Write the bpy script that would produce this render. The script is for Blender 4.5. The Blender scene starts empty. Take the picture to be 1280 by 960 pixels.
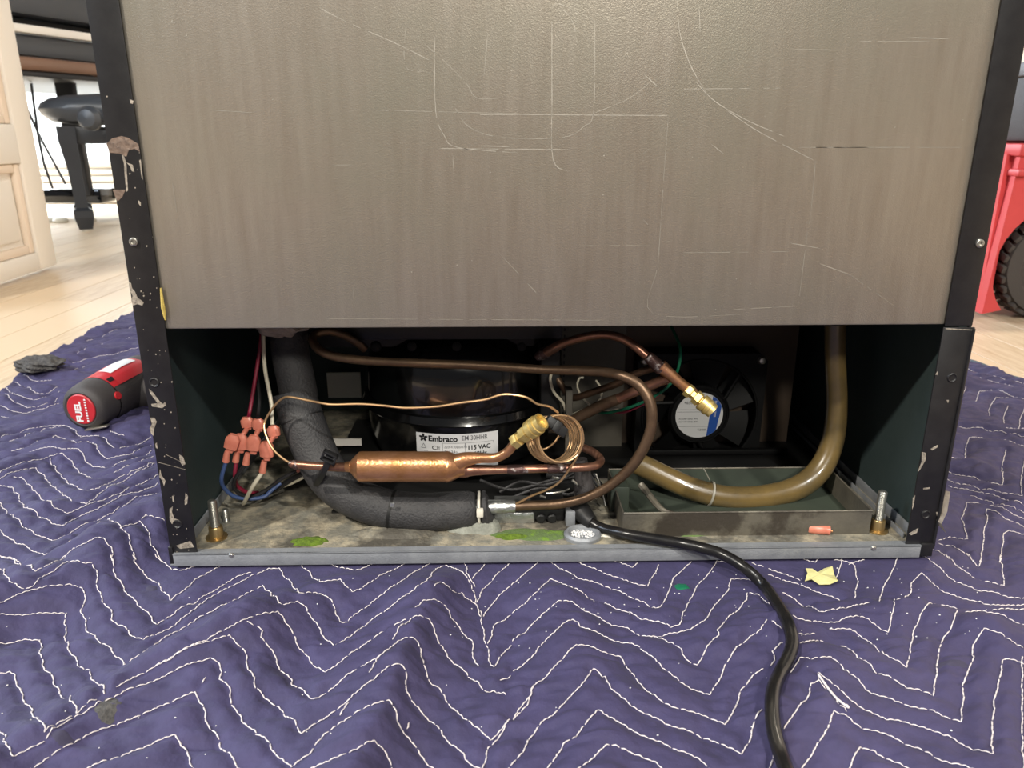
import bpy, bmesh, math, random
import numpy as np
from mathutils import Vector, Matrix
random.seed(4)
C = bpy.context.scene.collection
sc = bpy.context.scene
# ------------------------------------------------------------------ camera
CAM = np.array([-.04509, -.53679, .32878]); PITCH, YAW, ROLL, F = .31038, -.02128, -.00088, 961.0
def rotm(p, y, r):
    cx = math.pi/2 - p
    Rx = np.array([[1,0,0],[0,math.cos(cx),-math.sin(cx)],[0,math.sin(cx),math.cos(cx)]])
    Rz = np.array([[math.cos(y),-math.sin(y),0],[math.sin(y),math.cos(y),0],[0,0,1]])
    Rr = np.array([[math.cos(r),-math.sin(r),0],[math.sin(r),math.cos(r),0],[0,0,1]])
    return Rz @ Rx @ Rr
RM = rotm(PITCH, YAW, ROLL)
cd = bpy.data.cameras.new('camera'); cam = bpy.data.objects.new('camera', cd); C.objects.link(cam)
cam.matrix_world = Matrix.Translation(CAM) @ Matrix(RM.tolist()).to_4x4()
cd.sensor_width = 36; cd.lens = F/1280*36; cd.clip_start = .01; cd.clip_end = 60
cd.dof.use_dof = True; cd.dof.focus_distance = .62; cd.dof.aperture_fstop = 16.0
sc.camera = cam
def ray(px, py): return RM @ np.array([(px-640)/F, -(py-480)/F, -1.0])
def P(px, py, Y):
    d = ray(px, py); t = (Y-CAM[1])/d[1]; return Vector(CAM + d*t)
def G(px, py, Z=0.0):
    d = ray(px, py); t = (Z-CAM[2])/d[2]; return Vector(CAM + d*t)
# ------------------------------------------------------------------ light
w = bpy.data.worlds.new('world'); sc.world = w; w.use_nodes = True
w.node_tree.nodes['Background'].inputs[0].default_value = (.93, .95, 1, 1)
w.node_tree.nodes['Background'].inputs[1].default_value = .14
def area(name, loc, target, size, power, col, shape='DISK'):
    l = bpy.data.lights.new(name, 'AREA'); l.shape = shape; l.size = size; l.energy = power; l.color = col
    o = bpy.data.objects.new(name, l); C.objects.link(o); o.location = loc
    o.rotation_euler = (Vector(target)-Vector(loc)).to_track_quat('-Z', 'Y').to_euler(); return o
area('ceiling_lamp_left', (-1.7, -1.5, 2.3), (-.1, .1, 0), .12, 74, (1, .93, .82))
area('ceiling_lamp_right', (.8, -2.0, 2.3), (.0, .1, 0), .12, 46, (1, .97, .90))
area('ceiling_lamp_far', (1.5, 1.2, 2.4), (1.3, 1.0, 0), .16, 30, (1, .86, .68))
area('panel_fill_back', (.6, -3.7, 2.3), (0, 0, .2), .4, 75, (1, .95, .84))  # unseen fill lamp added behind the camera to brighten the back panel
area('blanket_fill_left', (-2.3, -.1, 1.5), (-.5, .2, 0), 1.0, 42, (.72, .84, 1), 'SQUARE')  # unseen cool fill added to brighten the left part of the blanket
area('window_daylight', (-3.2, 3.4, 1.6), (-.9, 1.0, 0), 1.6, 430, (.84, .92, 1), 'SQUARE')
sc.view_settings.view_transform = 'Standard'; sc.view_settings.look = 'None'
sc.view_settings.gamma = 1; sc.view_settings.exposure = 0.16; sc.view_settings.use_curve_mapping = False
# ------------------------------------------------------------------ materials
def s2l(c): return tuple(((v/255)/12.92 if v/255 <= .04045 else ((v/255+.055)/1.055)**2.4) for v in c)
def mat(name, rgb, rough=.5, metal=0, var=None, vscale=40, bump=0, bscale=300, spec=.5, emit=0, stretch=None, vpos=(.35,.7), var2=None, v2scale=8, v2pos=(.5,.6), trans=0, alpha=1, coat=0, sheen=0, rvar=0):
    m = bpy.data.materials.new(name); m.use_nodes = True; nt = m.node_tree; b = nt.nodes['Principled BSDF']
    c = (*s2l(rgb), 1)
    b.inputs['Base Color'].default_value = c; b.inputs['Roughness'].default_value = rough; b.inputs['Metallic'].default_value = metal
    b.inputs['Specular IOR Level'].default_value = spec; b.inputs['Coat Weight'].default_value = coat
    b.inputs['Transmission Weight'].default_value = trans; b.inputs['Alpha'].default_value = alpha
    b.inputs['Sheen Weight'].default_value = sheen
    if emit: b.inputs['Emission Color'].default_value = c; b.inputs['Emission Strength'].default_value = emit
    geo = nt.nodes.new('ShaderNodeNewGeometry'); vec = geo.outputs['Position']
    if stretch:
        mp = nt.nodes.new('ShaderNodeMapping'); mp.inputs['Scale'].default_value = stretch
        nt.links.new(vec, mp.inputs[0]); vec2 = mp.outputs[0]
    else: vec2 = vec
    def layer(prev, colr, scale, pos, v, detail=6):
        n = nt.nodes.new('ShaderNodeTexNoise'); n.inputs['Scale'].default_value = scale; n.inputs['Detail'].default_value = detail; n.inputs['Roughness'].default_value = .65
        nt.links.new(v, n.inputs['Vector'])
        mr = nt.nodes.new('ShaderNodeMapRange'); mr.inputs[1].default_value = pos[0]; mr.inputs[2].default_value = pos[1]
        nt.links.new(n.outputs[0], mr.inputs[0])
        mx = nt.nodes.new('ShaderNodeMix'); mx.data_type = 'RGBA'; nt.links.new(mr.outputs[0], mx.inputs[0])
        if prev is None: mx.inputs[6].default_value = c
        else: nt.links.new(prev, mx.inputs[6])
        mx.inputs[7].default_value = (*s2l(colr), 1); return mx.outputs[2], n
    out = None
    if var: out, n = layer(None, var, vscale, vpos, vec2)
    if var2: out, _ = layer(out, var2, v2scale, v2pos, vec)
    if out is not None: nt.links.new(out, b.inputs['Base Color'])
    if bump:
        n2 = nt.nodes.new('ShaderNodeTexNoise'); n2.inputs['Scale'].default_value = bscale; n2.inputs['Detail'].default_value = 4
        nt.links.new(vec, n2.inputs['Vector'])
        bp = nt.nodes.new('ShaderNodeBump'); bp.inputs['Strength'].default_value = bump; bp.inputs['Distance'].default_value = .001
        nt.links.new(n2.outputs[0], bp.inputs['Height']); nt.links.new(bp.outputs[0], b.inputs['Normal'])
        if rvar:
            mr = nt.nodes.new('ShaderNodeMapRange'); mr.inputs[3].default_value = rough-rvar; mr.inputs[4].default_value = rough+rvar
            nt.links.new(n2.outputs[0], mr.inputs[0]); nt.links.new(mr.outputs[0], b.inputs['Roughness'])
    return m
M = {}
M['panel'] = mat('grey_sheet_metal', (168,160,148), .41, .7, var=(156,147,134), vscale=14, stretch=(8,8,.8), var2=(158,154,140), v2scale=6, v2pos=(.45,.7), bump=.22, bscale=1300)
M['scratch'] = mat('bare_scratch', (182,176,165), .45, .6)
M['scratchf'] = mat('faint_scratch', (170,164,153), .45, .65)
M['blackpaint'] = mat('black_painted_steel', (22,21,23), .42, 0, var=(34,33,34), vscale=60, bump=.06, bscale=500)
M['chip'] = mat('chipped_paint', (176,166,152), .7, .1, var=(95,88,80), vscale=500)
M['liner'] = mat('dark_teal_liner', (58,70,70), .5, .1, var=(50,62,62), vscale=20, bump=.1)
M['plate'] = mat('corroded_base_plate', (120,118,108), .75, .1, var=(170,160,138), vscale=55, vpos=(.42,.62), var2=(80,76,68), v2scale=18, v2pos=(.48,.6), bump=1, bscale=350)
M['rail'] = mat('galvanised_rail', (146,149,153), .48, .25, var=(126,129,134), vscale=60, bump=.3, bscale=700)
M['dark'] = mat('dark_plastic', (17,17,17), .55)
M['rubber'] = mat('black_rubber', (26,26,27), .5, bump=.2)
M['cordblack'] = mat('glossy_cord_sheath', (20,20,22), .27, var=(34,32,30), vscale=80)
M['bulk'] = mat('brown_bulkhead', (76,62,50), .6, .1, var=(66,54,44), vscale=12)
M['greybulk'] = mat('grey_bulkhead', (98,95,86), .6, .1, var=(82,75,66), vscale=10)
M['gloss'] = mat('glossy_black_shell', (10,10,11), .2, 0, var=(15,15,15), vscale=90, bump=.12, bscale=220, coat=.4)
M['copper'] = mat('copper_tube', (176,130,106), .33, .8, var=(118,80,68), vscale=45, bump=.15, bscale=400)
M['coppershine'] = mat('bright_copper', (214,158,120), .30, .85, var=(190,134,80), vscale=60, stretch=(1,1,1), bump=.25, bscale=500)
M['copperdark'] = mat('tarnished_copper', (108,88,70), .45, .7, var=(86,62,48), vscale=50, bump=.2, bscale=400)
M['coppertan'] = mat('brown_copper_tube', (118,95,74), .40, .7, var=(88,70,56), vscale=40, bump=.2, bscale=500)
M['braze'] = mat('braze_joint', (88,66,62), .4, .6, var=(186,178,172), vscale=160, vpos=(.55,.65), bump=.8, bscale=300)
M['capillary'] = mat('capillary_copper', (200,164,122), .34, .8)
M['brass'] = mat('brass', (238,216,146), .38, .75, var=(206,172,92), vscale=150)
M['foam'] = mat('black_foam_sleeve', (60,59,60), .62, var=(46,46,48), vscale=60, bump=1, bscale=520)
M['foil'] = mat('aluminium_foil', (196,198,196), .3, .9, bump=1, bscale=300)
M['whitep'] = mat('white_plastic', (222,218,204), .5)
M['paper'] = mat('white_label', (222,222,222), .5)
M['ink'] = mat('black_print', (18,18,20), .6)
M['inkgrey'] = mat('grey_print', (120,120,124), .6)
M['blueprint'] = mat('blue_print', (36,84,168), .5)
M['drain'] = mat('amber_drain_hose', (114,94,54), .3, 0, var=(78,68,48), vscale=25, coat=.5)
M['traymetal'] = mat('drip_tray_metal', (96,92,84), .5, .4, var=(124,118,104), vscale=22, var2=(72,66,58), v2scale=18, bump=.4)
M['traygreen'] = mat('green_grey_liner', (68,76,66), .5, .2, var=(56,62,56), vscale=20)
M['coral'] = mat('coral_nylon_sleeve', (228,142,118), .35, 0, var=(212,120,98), vscale=120, trans=.15)
M['blue_w'] = mat('blue_wire', (56,76,118), .45); M['red_w'] = mat('red_wire', (128,28,52), .45)
M['black_w'] = mat('black_wire', (30,29,30), .4); M['white_w'] = mat('white_wire', (206,198,176), .45)
M['green_w'] = mat('green_wire', (20,104,74), .45)
M['steel'] = mat('zinc_steel', (190,188,180), .3, .9, bump=.3)
M['yzinc'] = mat('yellow_zinc', (176,150,104), .35, .85)
M['moss'] = mat('green_moss', (100,124,34), .95, var=(66,86,22), vscale=300, bump=1, bscale=900)
M['greencrust'] = mat('green_corrosion', (92,112,66), .9, var=(112,146,36), vscale=90, vpos=(.5,.66), bump=1, bscale=600)
M['putty'] = mat('grey_putty', (150,152,142), .8, var=(112,114,106), vscale=90, bump=1, bscale=400)
M['spray'] = mat('dried_foam', (150,140,128), .8, var=(120,110,100), vscale=120, bump=1)
M['yellowfoam'] = mat('yellow_sealant', (186,164,84), .8, bump=1)
M['blanket'] = mat('purple_blue_quilted_cotton', (61,56,92), .8, 0, var=(48,44,76), vscale=45, var2=(55,50,84), v2scale=5, bump=1.0, bscale=150, sheen=.02)
M['thread'] = mat('white_thread', (214,206,206), .8)
M['binding'] = mat('grey_green_binding', (92,104,110), .85, var=(70,80,92), vscale=200, bump=.8)
M['lint'] = mat('dark_lint', (88,86,84), .95, var=(40,39,42), vscale=260, bump=1)
M['tape'] = mat('old_tape_remnant', (126,106,92), .6, var=(84,70,62), vscale=300, bump=1)
M['fanblack'] = mat('fan_black', (9,9,10), .6, spec=.25)
M['pianoface'] = mat('piano_reflection_grey', (60,64,70), .22, 0)  # black lacquer with its daylight reflection put into the base colour
M['cleartie'] = mat('clear_nylon', (150,146,134), .3)
M['stain'] = mat('grey_stain', (60,57,78), .9, var=(50,47,70), vscale=200)
M['scrap'] = mat('yellow_paper', (222,216,158), .8, var=(206,198,130), vscale=150)
M['red'] = mat('red_plastic', (184,48,56), .4, var=(180,30,38), vscale=30)
M['redcart'] = mat('red_moulded_plastic', (206,70,72), .5, var=(194,62,64), vscale=12)
M['greyrub'] = mat('grey_overmold', (62,58,58), .6, bump=.5, bscale=900)
M['tyre'] = mat('tyre_rubber', (66,62,60), .8, bump=.4)
M['wheelgrey'] = mat('grey_wheel_plastic', (96,96,98), .6)
M['wood'] = mat('pale_oak_plank', (214,196,170), .45, 0, var=(186,160,128), vscale=10, stretch=(12,1,1), bump=.1, bscale=200)
M['wood2'] = mat('warm_oak_plank', (208,188,160), .45, 0, var=(212,188,158), vscale=10, stretch=(12,1,1), bump=.1, bscale=200)
M['gap'] = mat('floor_subfloor', (110,86,62), .8)
M['whitepaint'] = mat('white_satin_paint', (236,231,222), .4)
M['beige'] = mat('beige_wall', (232,216,198), .6)
M['piano'] = mat('black_piano_lacquer', (16,17,20), .12, coat=.7)
M['woodreflect'] = mat('piano_wood_reflection', (128,98,80), .3)  # brown painted for the wood reflected in the black lacquer
M['leather'] = mat('black_leather', (58,62,68), .38, bump=.3, bscale=250)
M['blackwood'] = mat('black_painted_wood', (38,40,44), .4)
M['sky'] = mat('bright_daylight_glass', (238,246,250), .2, emit=2.6)
M['curtain'] = mat('sheer_white_curtain', (240,240,238), .9, trans=0)
M['gold'] = mat('metal_clip', (196,190,176), .3, .9)
# ------------------------------------------------------------------ mesh helpers
class MB:
    def __init__(s): s.v = []; s.f = []
    def add(s, vs, fs):
        n = len(s.v); s.v += [Vector(a) for a in vs]; s.f += [tuple(i+n for i in f) for f in fs]; return s
    def box(s, a, b, T=None, bev=0):
        bm = bmesh.new(); bmesh.ops.create_cube(bm, size=1)
        a = Vector(a); b = Vector(b); c = (a+b)/2; d = b-a
        for v in bm.verts: v.co = Vector((v.co.x*d.x, v.co.y*d.y, v.co.z*d.z)) + c
        if bev: bmesh.ops.bevel(bm, geom=bm.edges[:], offset=min(bev, .45*min(abs(x) for x in d)), segments=2, affect='EDGES', profile=.5)
        bm.verts.ensure_lookup_table(); bm.verts.index_update()
        vs = [v.co.copy() for v in bm.verts]; fs = [[v.index for v in f.verts] for f in bm.faces]; bm.free()
        if T: vs = [T @ v for v in vs]
        return s.add(vs, fs)
    def tube(s, pts, r, n=10, smooth=6, cap=True):
        pts = [Vector(p) for p in pts]
        rs = list(r) if hasattr(r, '__len__') else [r]*len(pts)
        if smooth and len(pts) > 2: pts, rs = catmull(pts, rs, smooth)
        ring = []; t0 = (pts[1]-pts[0]).normalized(); nv = t0.orthogonal().normalized()
        for i, p in enumerate(pts):
            t = (pts[min(i+1, len(pts)-1)]-pts[max(i-1, 0)])
            t = t.normalized() if t.length > 1e-9 else t0
            nv = (nv - t*nv.dot(t)).normalized(); bn = t.cross(nv)
            ring.append([p+(nv*math.cos(2*math.pi*k/n)+bn*math.sin(2*math.pi*k/n))*rs[i] for k in range(n)]); t0 = t
        vs = [q for rr in ring for q in rr]; fs = []
        for i in range(len(ring)-1):
            for k in range(n): fs.append((i*n+k, i*n+(k+1) % n, (i+1)*n+(k+1) % n, (i+1)*n+k))
        if cap: fs += [tuple(range(n-1, -1, -1)), tuple((len(ring)-1)*n+k for k in range(n))]
        return s.add(vs, fs)
    def lathe(s, prof, o=(0,0,0), axis=(0,0,1), n=32, sx=1, sy=1):
        q = Vector(axis).normalized().to_track_quat('Z', 'Y') if Vector(axis).normalized().z < .9999 else Matrix.Identity(3).to_quaternion()
        o = Vector(o); vs = []; fs = []
        for (r, z) in prof:
            for k in range(n):
                a = 2*math.pi*k/n; vs.append(o + q @ Vector((r*math.cos(a)*sx, r*math.sin(a)*sy, z)))
        for i in range(len(prof)-1):
            for k in range(n): fs.append((i*n+k, i*n+(k+1) % n, (i+1)*n+(k+1) % n, (i+1)*n+k))
        fs += [tuple(range(n-1, -1, -1)), tuple((len(prof)-1)*n+k for k in range(n))]
        return s.add(vs, fs)
    def prism(s, poly, d):                      # polygon of 3-D points extruded by d
        poly = [Vector(p) for p in poly]; d = Vector(d); n = len(poly)
        vs = poly+[p+d for p in poly]; fs = [tuple(range(n)), tuple(range(2*n-1, n-1, -1))]
        fs += [(i, i+n, (i+1) % n+n, (i+1) % n) for i in range(n)]
        return s.add(vs, fs)
def catmull(pts, rs, k):
    n = len(pts); op = []; orr = []
    for i in range(n-1):
        p0, p1, p2, p3 = pts[max(i-1, 0)], pts[i], pts[i+1], pts[min(i+2, n-1)]
        for j in range(k):
            t = j/k
            op.append(.5*((2*p1)+(p2-p0)*t+(2*p0-5*p1+4*p2-p3)*t*t+(3*p1-p0-3*p2+p3)*t**3)); orr.append(rs[i]*(1-t)+rs[i+1]*t)
    op.append(pts[-1]); orr.append(rs[-1]); return op, orr
def origin(o):
    v = Vector((0,0,0))
    while o: v += o.location; o = o.parent
    return v
def obj(name, mb, m, parent=None, smooth=True, kind=None, loc=None, label=None, angle=35):
    me = bpy.data.meshes.new(name); base = Vector(loc) if loc is not None else (origin(parent) if parent else Vector((0,0,0)))
    me.from_pydata([tuple(v-base) for v in mb.v], [], mb.f); me.update()
    bm = bmesh.new(); bm.from_mesh(me); bmesh.ops.recalc_face_normals(bm, faces=bm.faces[:]); bm.to_mesh(me); bm.free()
    if smooth: me.shade_smooth(); me.set_sharp_from_angle(angle=math.radians(angle))
    me.materials.append(M[m]); o = bpy.data.objects.new(name, me); C.objects.link(o)
    if parent: o.parent = parent
    if loc is not None: o.location = Vector(loc) - (origin(parent) if parent else Vector((0,0,0)))
    if kind: o['kind'] = kind
    if label: o['label'] = label
    return o
def thing(name, loc, label, cat, group=None):
    o = bpy.data.objects.new(name, None); C.objects.link(o); o.location = loc; o.empty_display_size = .02
    o['label'] = label; o['category'] = cat
    if group: o['group'] = group
    return o
def tag(o, label, cat, group=None):
    o['label'] = label; o['category'] = cat
    if group: o['group'] = group
    return o
def T_frame(o, u, v):
    u = Vector(u).normalized(); v = Vector(v).normalized(); w_ = u.cross(v)
    m = Matrix((u, v, w_)).transposed().to_4x4(); m.translation = Vector(o); return m
def text(name, s, T, size, m, parent, depth=.0001, bold=0, fn=None, sx=1, align='LEFT'):
    cu = bpy.data.curves.new('t', 'FONT'); cu.body = s; cu.size = size; cu.extrude = depth; cu.offset = bold; cu.align_x = align; cu.resolution_u = 3
    t = bpy.data.objects.new('t', cu); C.objects.link(t)
    bpy.context.view_layer.update()
    me = bpy.data.meshes.new_from_object(t.evaluated_get(bpy.context.evaluated_depsgraph_get()))
    bpy.data.objects.remove(t); bpy.data.curves.remove(cu)
    base = origin(parent); me.name = name
    for v in me.vertices:
        c = Vector((v.co.x*sx, v.co.y, v.co.z)); c = T @ c
        if fn: c = fn(c)
        v.co = c - base
    me.materials.clear(); me.materials.append(M[m]); o = bpy.data.objects.new(name, me); C.objects.link(o); o.parent = parent; return o
def px(o, s, pts, Y):                            # crop pixels -> points at depth(s) Y
    Ys = Y if hasattr(Y, '__len__') else None; out = []
    for i, (a, b) in enumerate(pts):
        y = np.interp(i/(len(pts)-1), np.linspace(0, 1, len(Ys)), Ys) if Ys else Y
        out.append(P(o[0]+a/s, o[1]+b/s, y))
    return out
# ================================================================== SETTING
obj('floor', MB().box((-3.6,-1.2,-.03), (2.6,4.6,-.009)), 'gap', smooth=False, kind='structure')
floor = bpy.data.objects['floor']
pl = []
for i, (mm, L) in enumerate((('wood', .9), ('wood2', 1.15), ('wood', .7))):
    b = MB().box((.0006,.0006,-.009), (.0894,L-.0012,0), bev=.0008); pl.append((obj('floor_plank', b, mm, floor, smooth=False), L))
first = [True]*3
def plank(x, y, k, L=None):
    src, L0 = pl[k]
    if first[k]: o = src; first[k] = False
    else: o = src.copy(); C.objects.link(o)
    o.parent = floor; o.location = (x, y, 0); return o
for xi in range(-33, 22):
    x = xi*.09
    if x < -.75 or x > .6:
        y = -.6-random.random()*.6 if x < -.75 and x > -1.6 or x > .6 and x < 1.5 else .9-random.random()*.8
        while y < 4.3 and (x < 0 or y < 3.0):
            k = random.randrange(3); L = pl[k][1]
            if not (x < -1.9 and y+L < 1.0): plank(x, y, k)
            y += L
    else:
        y = -1.1
        # under the blanket and the appliance only the run-out behind is open to view
        y = .75
        while y < 3.0:
            k = random.randrange(3); plank(x, y, k); y += pl[k][1]
# far wall with window, left
obj('wall_back', MB().box((-3.7,4.6,-.03), (2.7,4.7,2.5)), 'whitepaint', smooth=False, kind='structure')
obj('wall_right', MB().box((2.6,-1.2,-.03), (2.7,4.6,2.5)), 'beige', smooth=False, kind='structure')
wn = obj('window_1', MB().box((-3.3,4.585,.10), (-1.2,4.598,1.9)), 'sky', smooth=False, kind='structure')
b = MB()
for x0 in (-3.35, -2.3, -1.22): b.box((x0,4.55,.06), (x0+.06,4.6,1.95))
for z0 in (.06, 1.0, 1.9): b.box((-3.35,4.55,z0), (-1.16,4.6,z0+.05))
obj('window_frame', b, 'whitepaint', wn, smooth=False)
obj('baseboard_back', MB().box((-3.6,4.575,0), (2.6,4.6,.10), bev=.004), 'whitepaint', kind='structure')
# white panelled door leaf at the left
dA = G(73, 336, 0); dB = G(0, 361, 0); du = (dB-dA); du.z = 0; du.normalize()
DT = T_frame((dA.x, dA.y, 0), du, (0,0,1)) @ Matrix.Scale(-1, 4, (0,0,1))       # local x along leaf, y up, z thickness
dr = obj('door_1', MB().box((0,.012,-.035), (.62,2.0,-.02), DT), 'whitepaint', smooth=False, kind='structure')
def dbox(n, x0, x1, z0, z1, t0, t1, m='whitepaint', bev=.004): return obj(n, MB().box((x0,z0,t0), (x1,z1,t1), DT, bev=bev), m, dr)
sgn = 1
dbox('door_stile', 0, .085, .012, 2.0, -.02, .0); dbox('door_stile', .54, .62, .012, 2.0, -.02, .0)
dbox('door_rail', .085, .54, .012, .055, -.02, .0); dbox('door_rail', .085, .54, .27, .36, -.02, 0)
dbox('door_rail', .085, .54, 1.92, 2.0, -.02, 0)
for (z0, z1) in ((.055,.27), (.36,1.92)):
    b = MB(); 
    for (x0, x1, a0, a1) in ((.085,.11,z0,z1), (.515,.54,z0,z1), (.11,.515,z0,z0+.022), (.11,.515,z1-.022,z1)): b.box((x0,a0,-.021), (x1,a1,-.006), DT, bev=.006)
    obj('door_moulding', b, 'beige', dr)
dbox('door_panel', .13, .495, .09, .235, -.021, -.010, bev=.006)
obj('door_glass', MB().box((.11,.38,-.021), (.515,1.9,-.017), DT), 'whitepaint', dr)
# ================================================================== BLANKET
FOLDS = [ # pixel polyline, height m, width left, width right
 ([(0,742),(55,730),(100,728),(122,700),(150,672),(190,655),(225,640)], 0.0232, .030, .040),
 ([(10,945),(90,890),(180,845),(265,812),(330,775),(400,735),(470,706)], 0.0145, .016, .026),
 ([(440,985),(470,925),(487,872),(502,832),(515,792),(530,765),(552,732),(575,708)], 0.0188, .030, .014),
 ([(748,960),(747,885),(743,833),(722,804),(712,774),(699,748),(687,724)], 0.0072, .022, .022),
 ([(225,905),(243,864),(262,820),(285,792)], 0.0058, .02, .02),
 ([(325,840),(330,780),(350,740),(372,722)], 0.0058, .02, .012),
 ([(1020,900),(1043,885),(1022,838),(1020,815),(1000,800)], 0.0072, .02, .02),
 ([(1235,790),(1150,755),(1080,752),(1030,768),(960,780)], 0.0072, .015, .015),
 ([(1260,960),(1255,870),(1258,822),(1235,785)], 0.0058, .02, .02),
 ([(1280,600),(1220,580),(1180,570)], 0.0058, .015, .012),
 ([(1280,540),(1230,530),(1190,525)], 0.0058, .012, .012),
 ([(0,585),(60,562),(110,556),(150,540),(200,520)], 0.0055, .02, .02),
 ([(0,650),(60,625),(110,610),(160,590),(205,570)], 0.0030, .02, .02),
 ([(60,455),(100,440),(160,425)], 0.0049, .02, .03),
 ([(0,500),(40,485),(90,480)], 0.0037, .02, .03),
]
VALL = [([(610,835),(618,790),(610,755),(598,728)], -0.0087, .02, .02), ([(20,790),(70,770),(95,745)], -0.0087, .02, .02),
        ([(905,960),(900,880),(880,830),(860,800)], -0.0043, .02, .02)]
def polyD(X, Y, pts):
    best = np.full(X.shape, 9.); side = np.zeros(X.shape)
    for a, b in zip(pts[:-1], pts[1:]):
        dx, dy = b.x-a.x, b.y-a.y; L2 = dx*dx+dy*dy
        t = np.clip(((X-a.x)*dx+(Y-a.y)*dy)/L2, 0, 1); qx, qy = X-a.x-t*dx, Y-a.y-t*dy
        d = np.hypot(qx, qy); m = d < best; best = np.where(m, d, best); side = np.where(m, np.sign(dx*qy-dy*qx), side)
    return best, side
FP = [([G(a, b, .012) for a, b in p], h, wl, wr) for p, h, wl, wr in FOLDS+VALL]
rng = np.random.default_rng(7)
GX0, GX1, GY0, GY1, GS = -.86, .72, -.42, 1.06, .002
nx, ny = int(round((GX1-GX0)/GS))+1, int(round((GY1-GY0)/GS))+1
XX, YY = np.meshgrid(np.linspace(GX0, GX1, nx), np.linspace(GY0, GY1, ny))
def fnoise(lx, ly, seed):
    r = np.random.default_rng(seed).standard_normal((ny, nx)); fx = np.fft.rfftfreq(nx, GS); fy = np.fft.fftfreq(ny, GS)
    Kx, Ky = np.meshgrid(fx, fy); H = np.exp(-((Kx*lx)**2+(Ky*ly)**2)*3)
    o = np.fft.irfft2(np.fft.rfft2(r)*H, s=(ny, nx)); return o/o.std()
def foldh(X, Y):
    h = np.zeros(np.shape(X)) + .008
    for pts, hh, wl, wr in FP:
        d, s = polyD(X, Y, pts); wd = np.where(s > 0, wl, wr); h = h + hh*np.exp(-(d/wd)**2)
    h = np.maximum(h, .003)
    return h
def mask(X, Y):                                    # 1 beneath the appliance
    mx = np.clip((.325-np.abs(X))/.025, 0, 1); my = np.clip((Y+.055)/.050, 0, 1); return mx*my
H0 = foldh(XX, YY)
left = np.clip((-.3-XX)/.1, 0, 1)*np.clip((YY+.02)/.1, 0, 1)
H0 += .0016*fnoise(.05, .03, 1) + .0006*fnoise(.02, .008, 2) + .0012*left*fnoise(.045, .014, 3)
H0 = np.maximum(H0, .003)
mk = mask(XX, YY); H0 = H0*(1-mk) + .0075*mk
def samp(A, x, y):
    i = min(max((x-GX0)/GS, 0), nx-1.001); j = min(max((y-GY0)/GS, 0), ny-1.001); a, b = int(i), int(j); u, v = i-a, j-b
    return A[b,a]*(1-u)*(1-v)+A[b,a+1]*u*(1-v)+A[b+1,a]*(1-u)*v+A[b+1,a+1]*u*v
def onb(A, x_, y_, off=0):
    z = .01
    for _ in range(8):
        p = G(x_, y_, z+off); z = .5*z+.5*samp(A, p.x, p.y)
    p = G(x_, y_, z+off); return p
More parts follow.
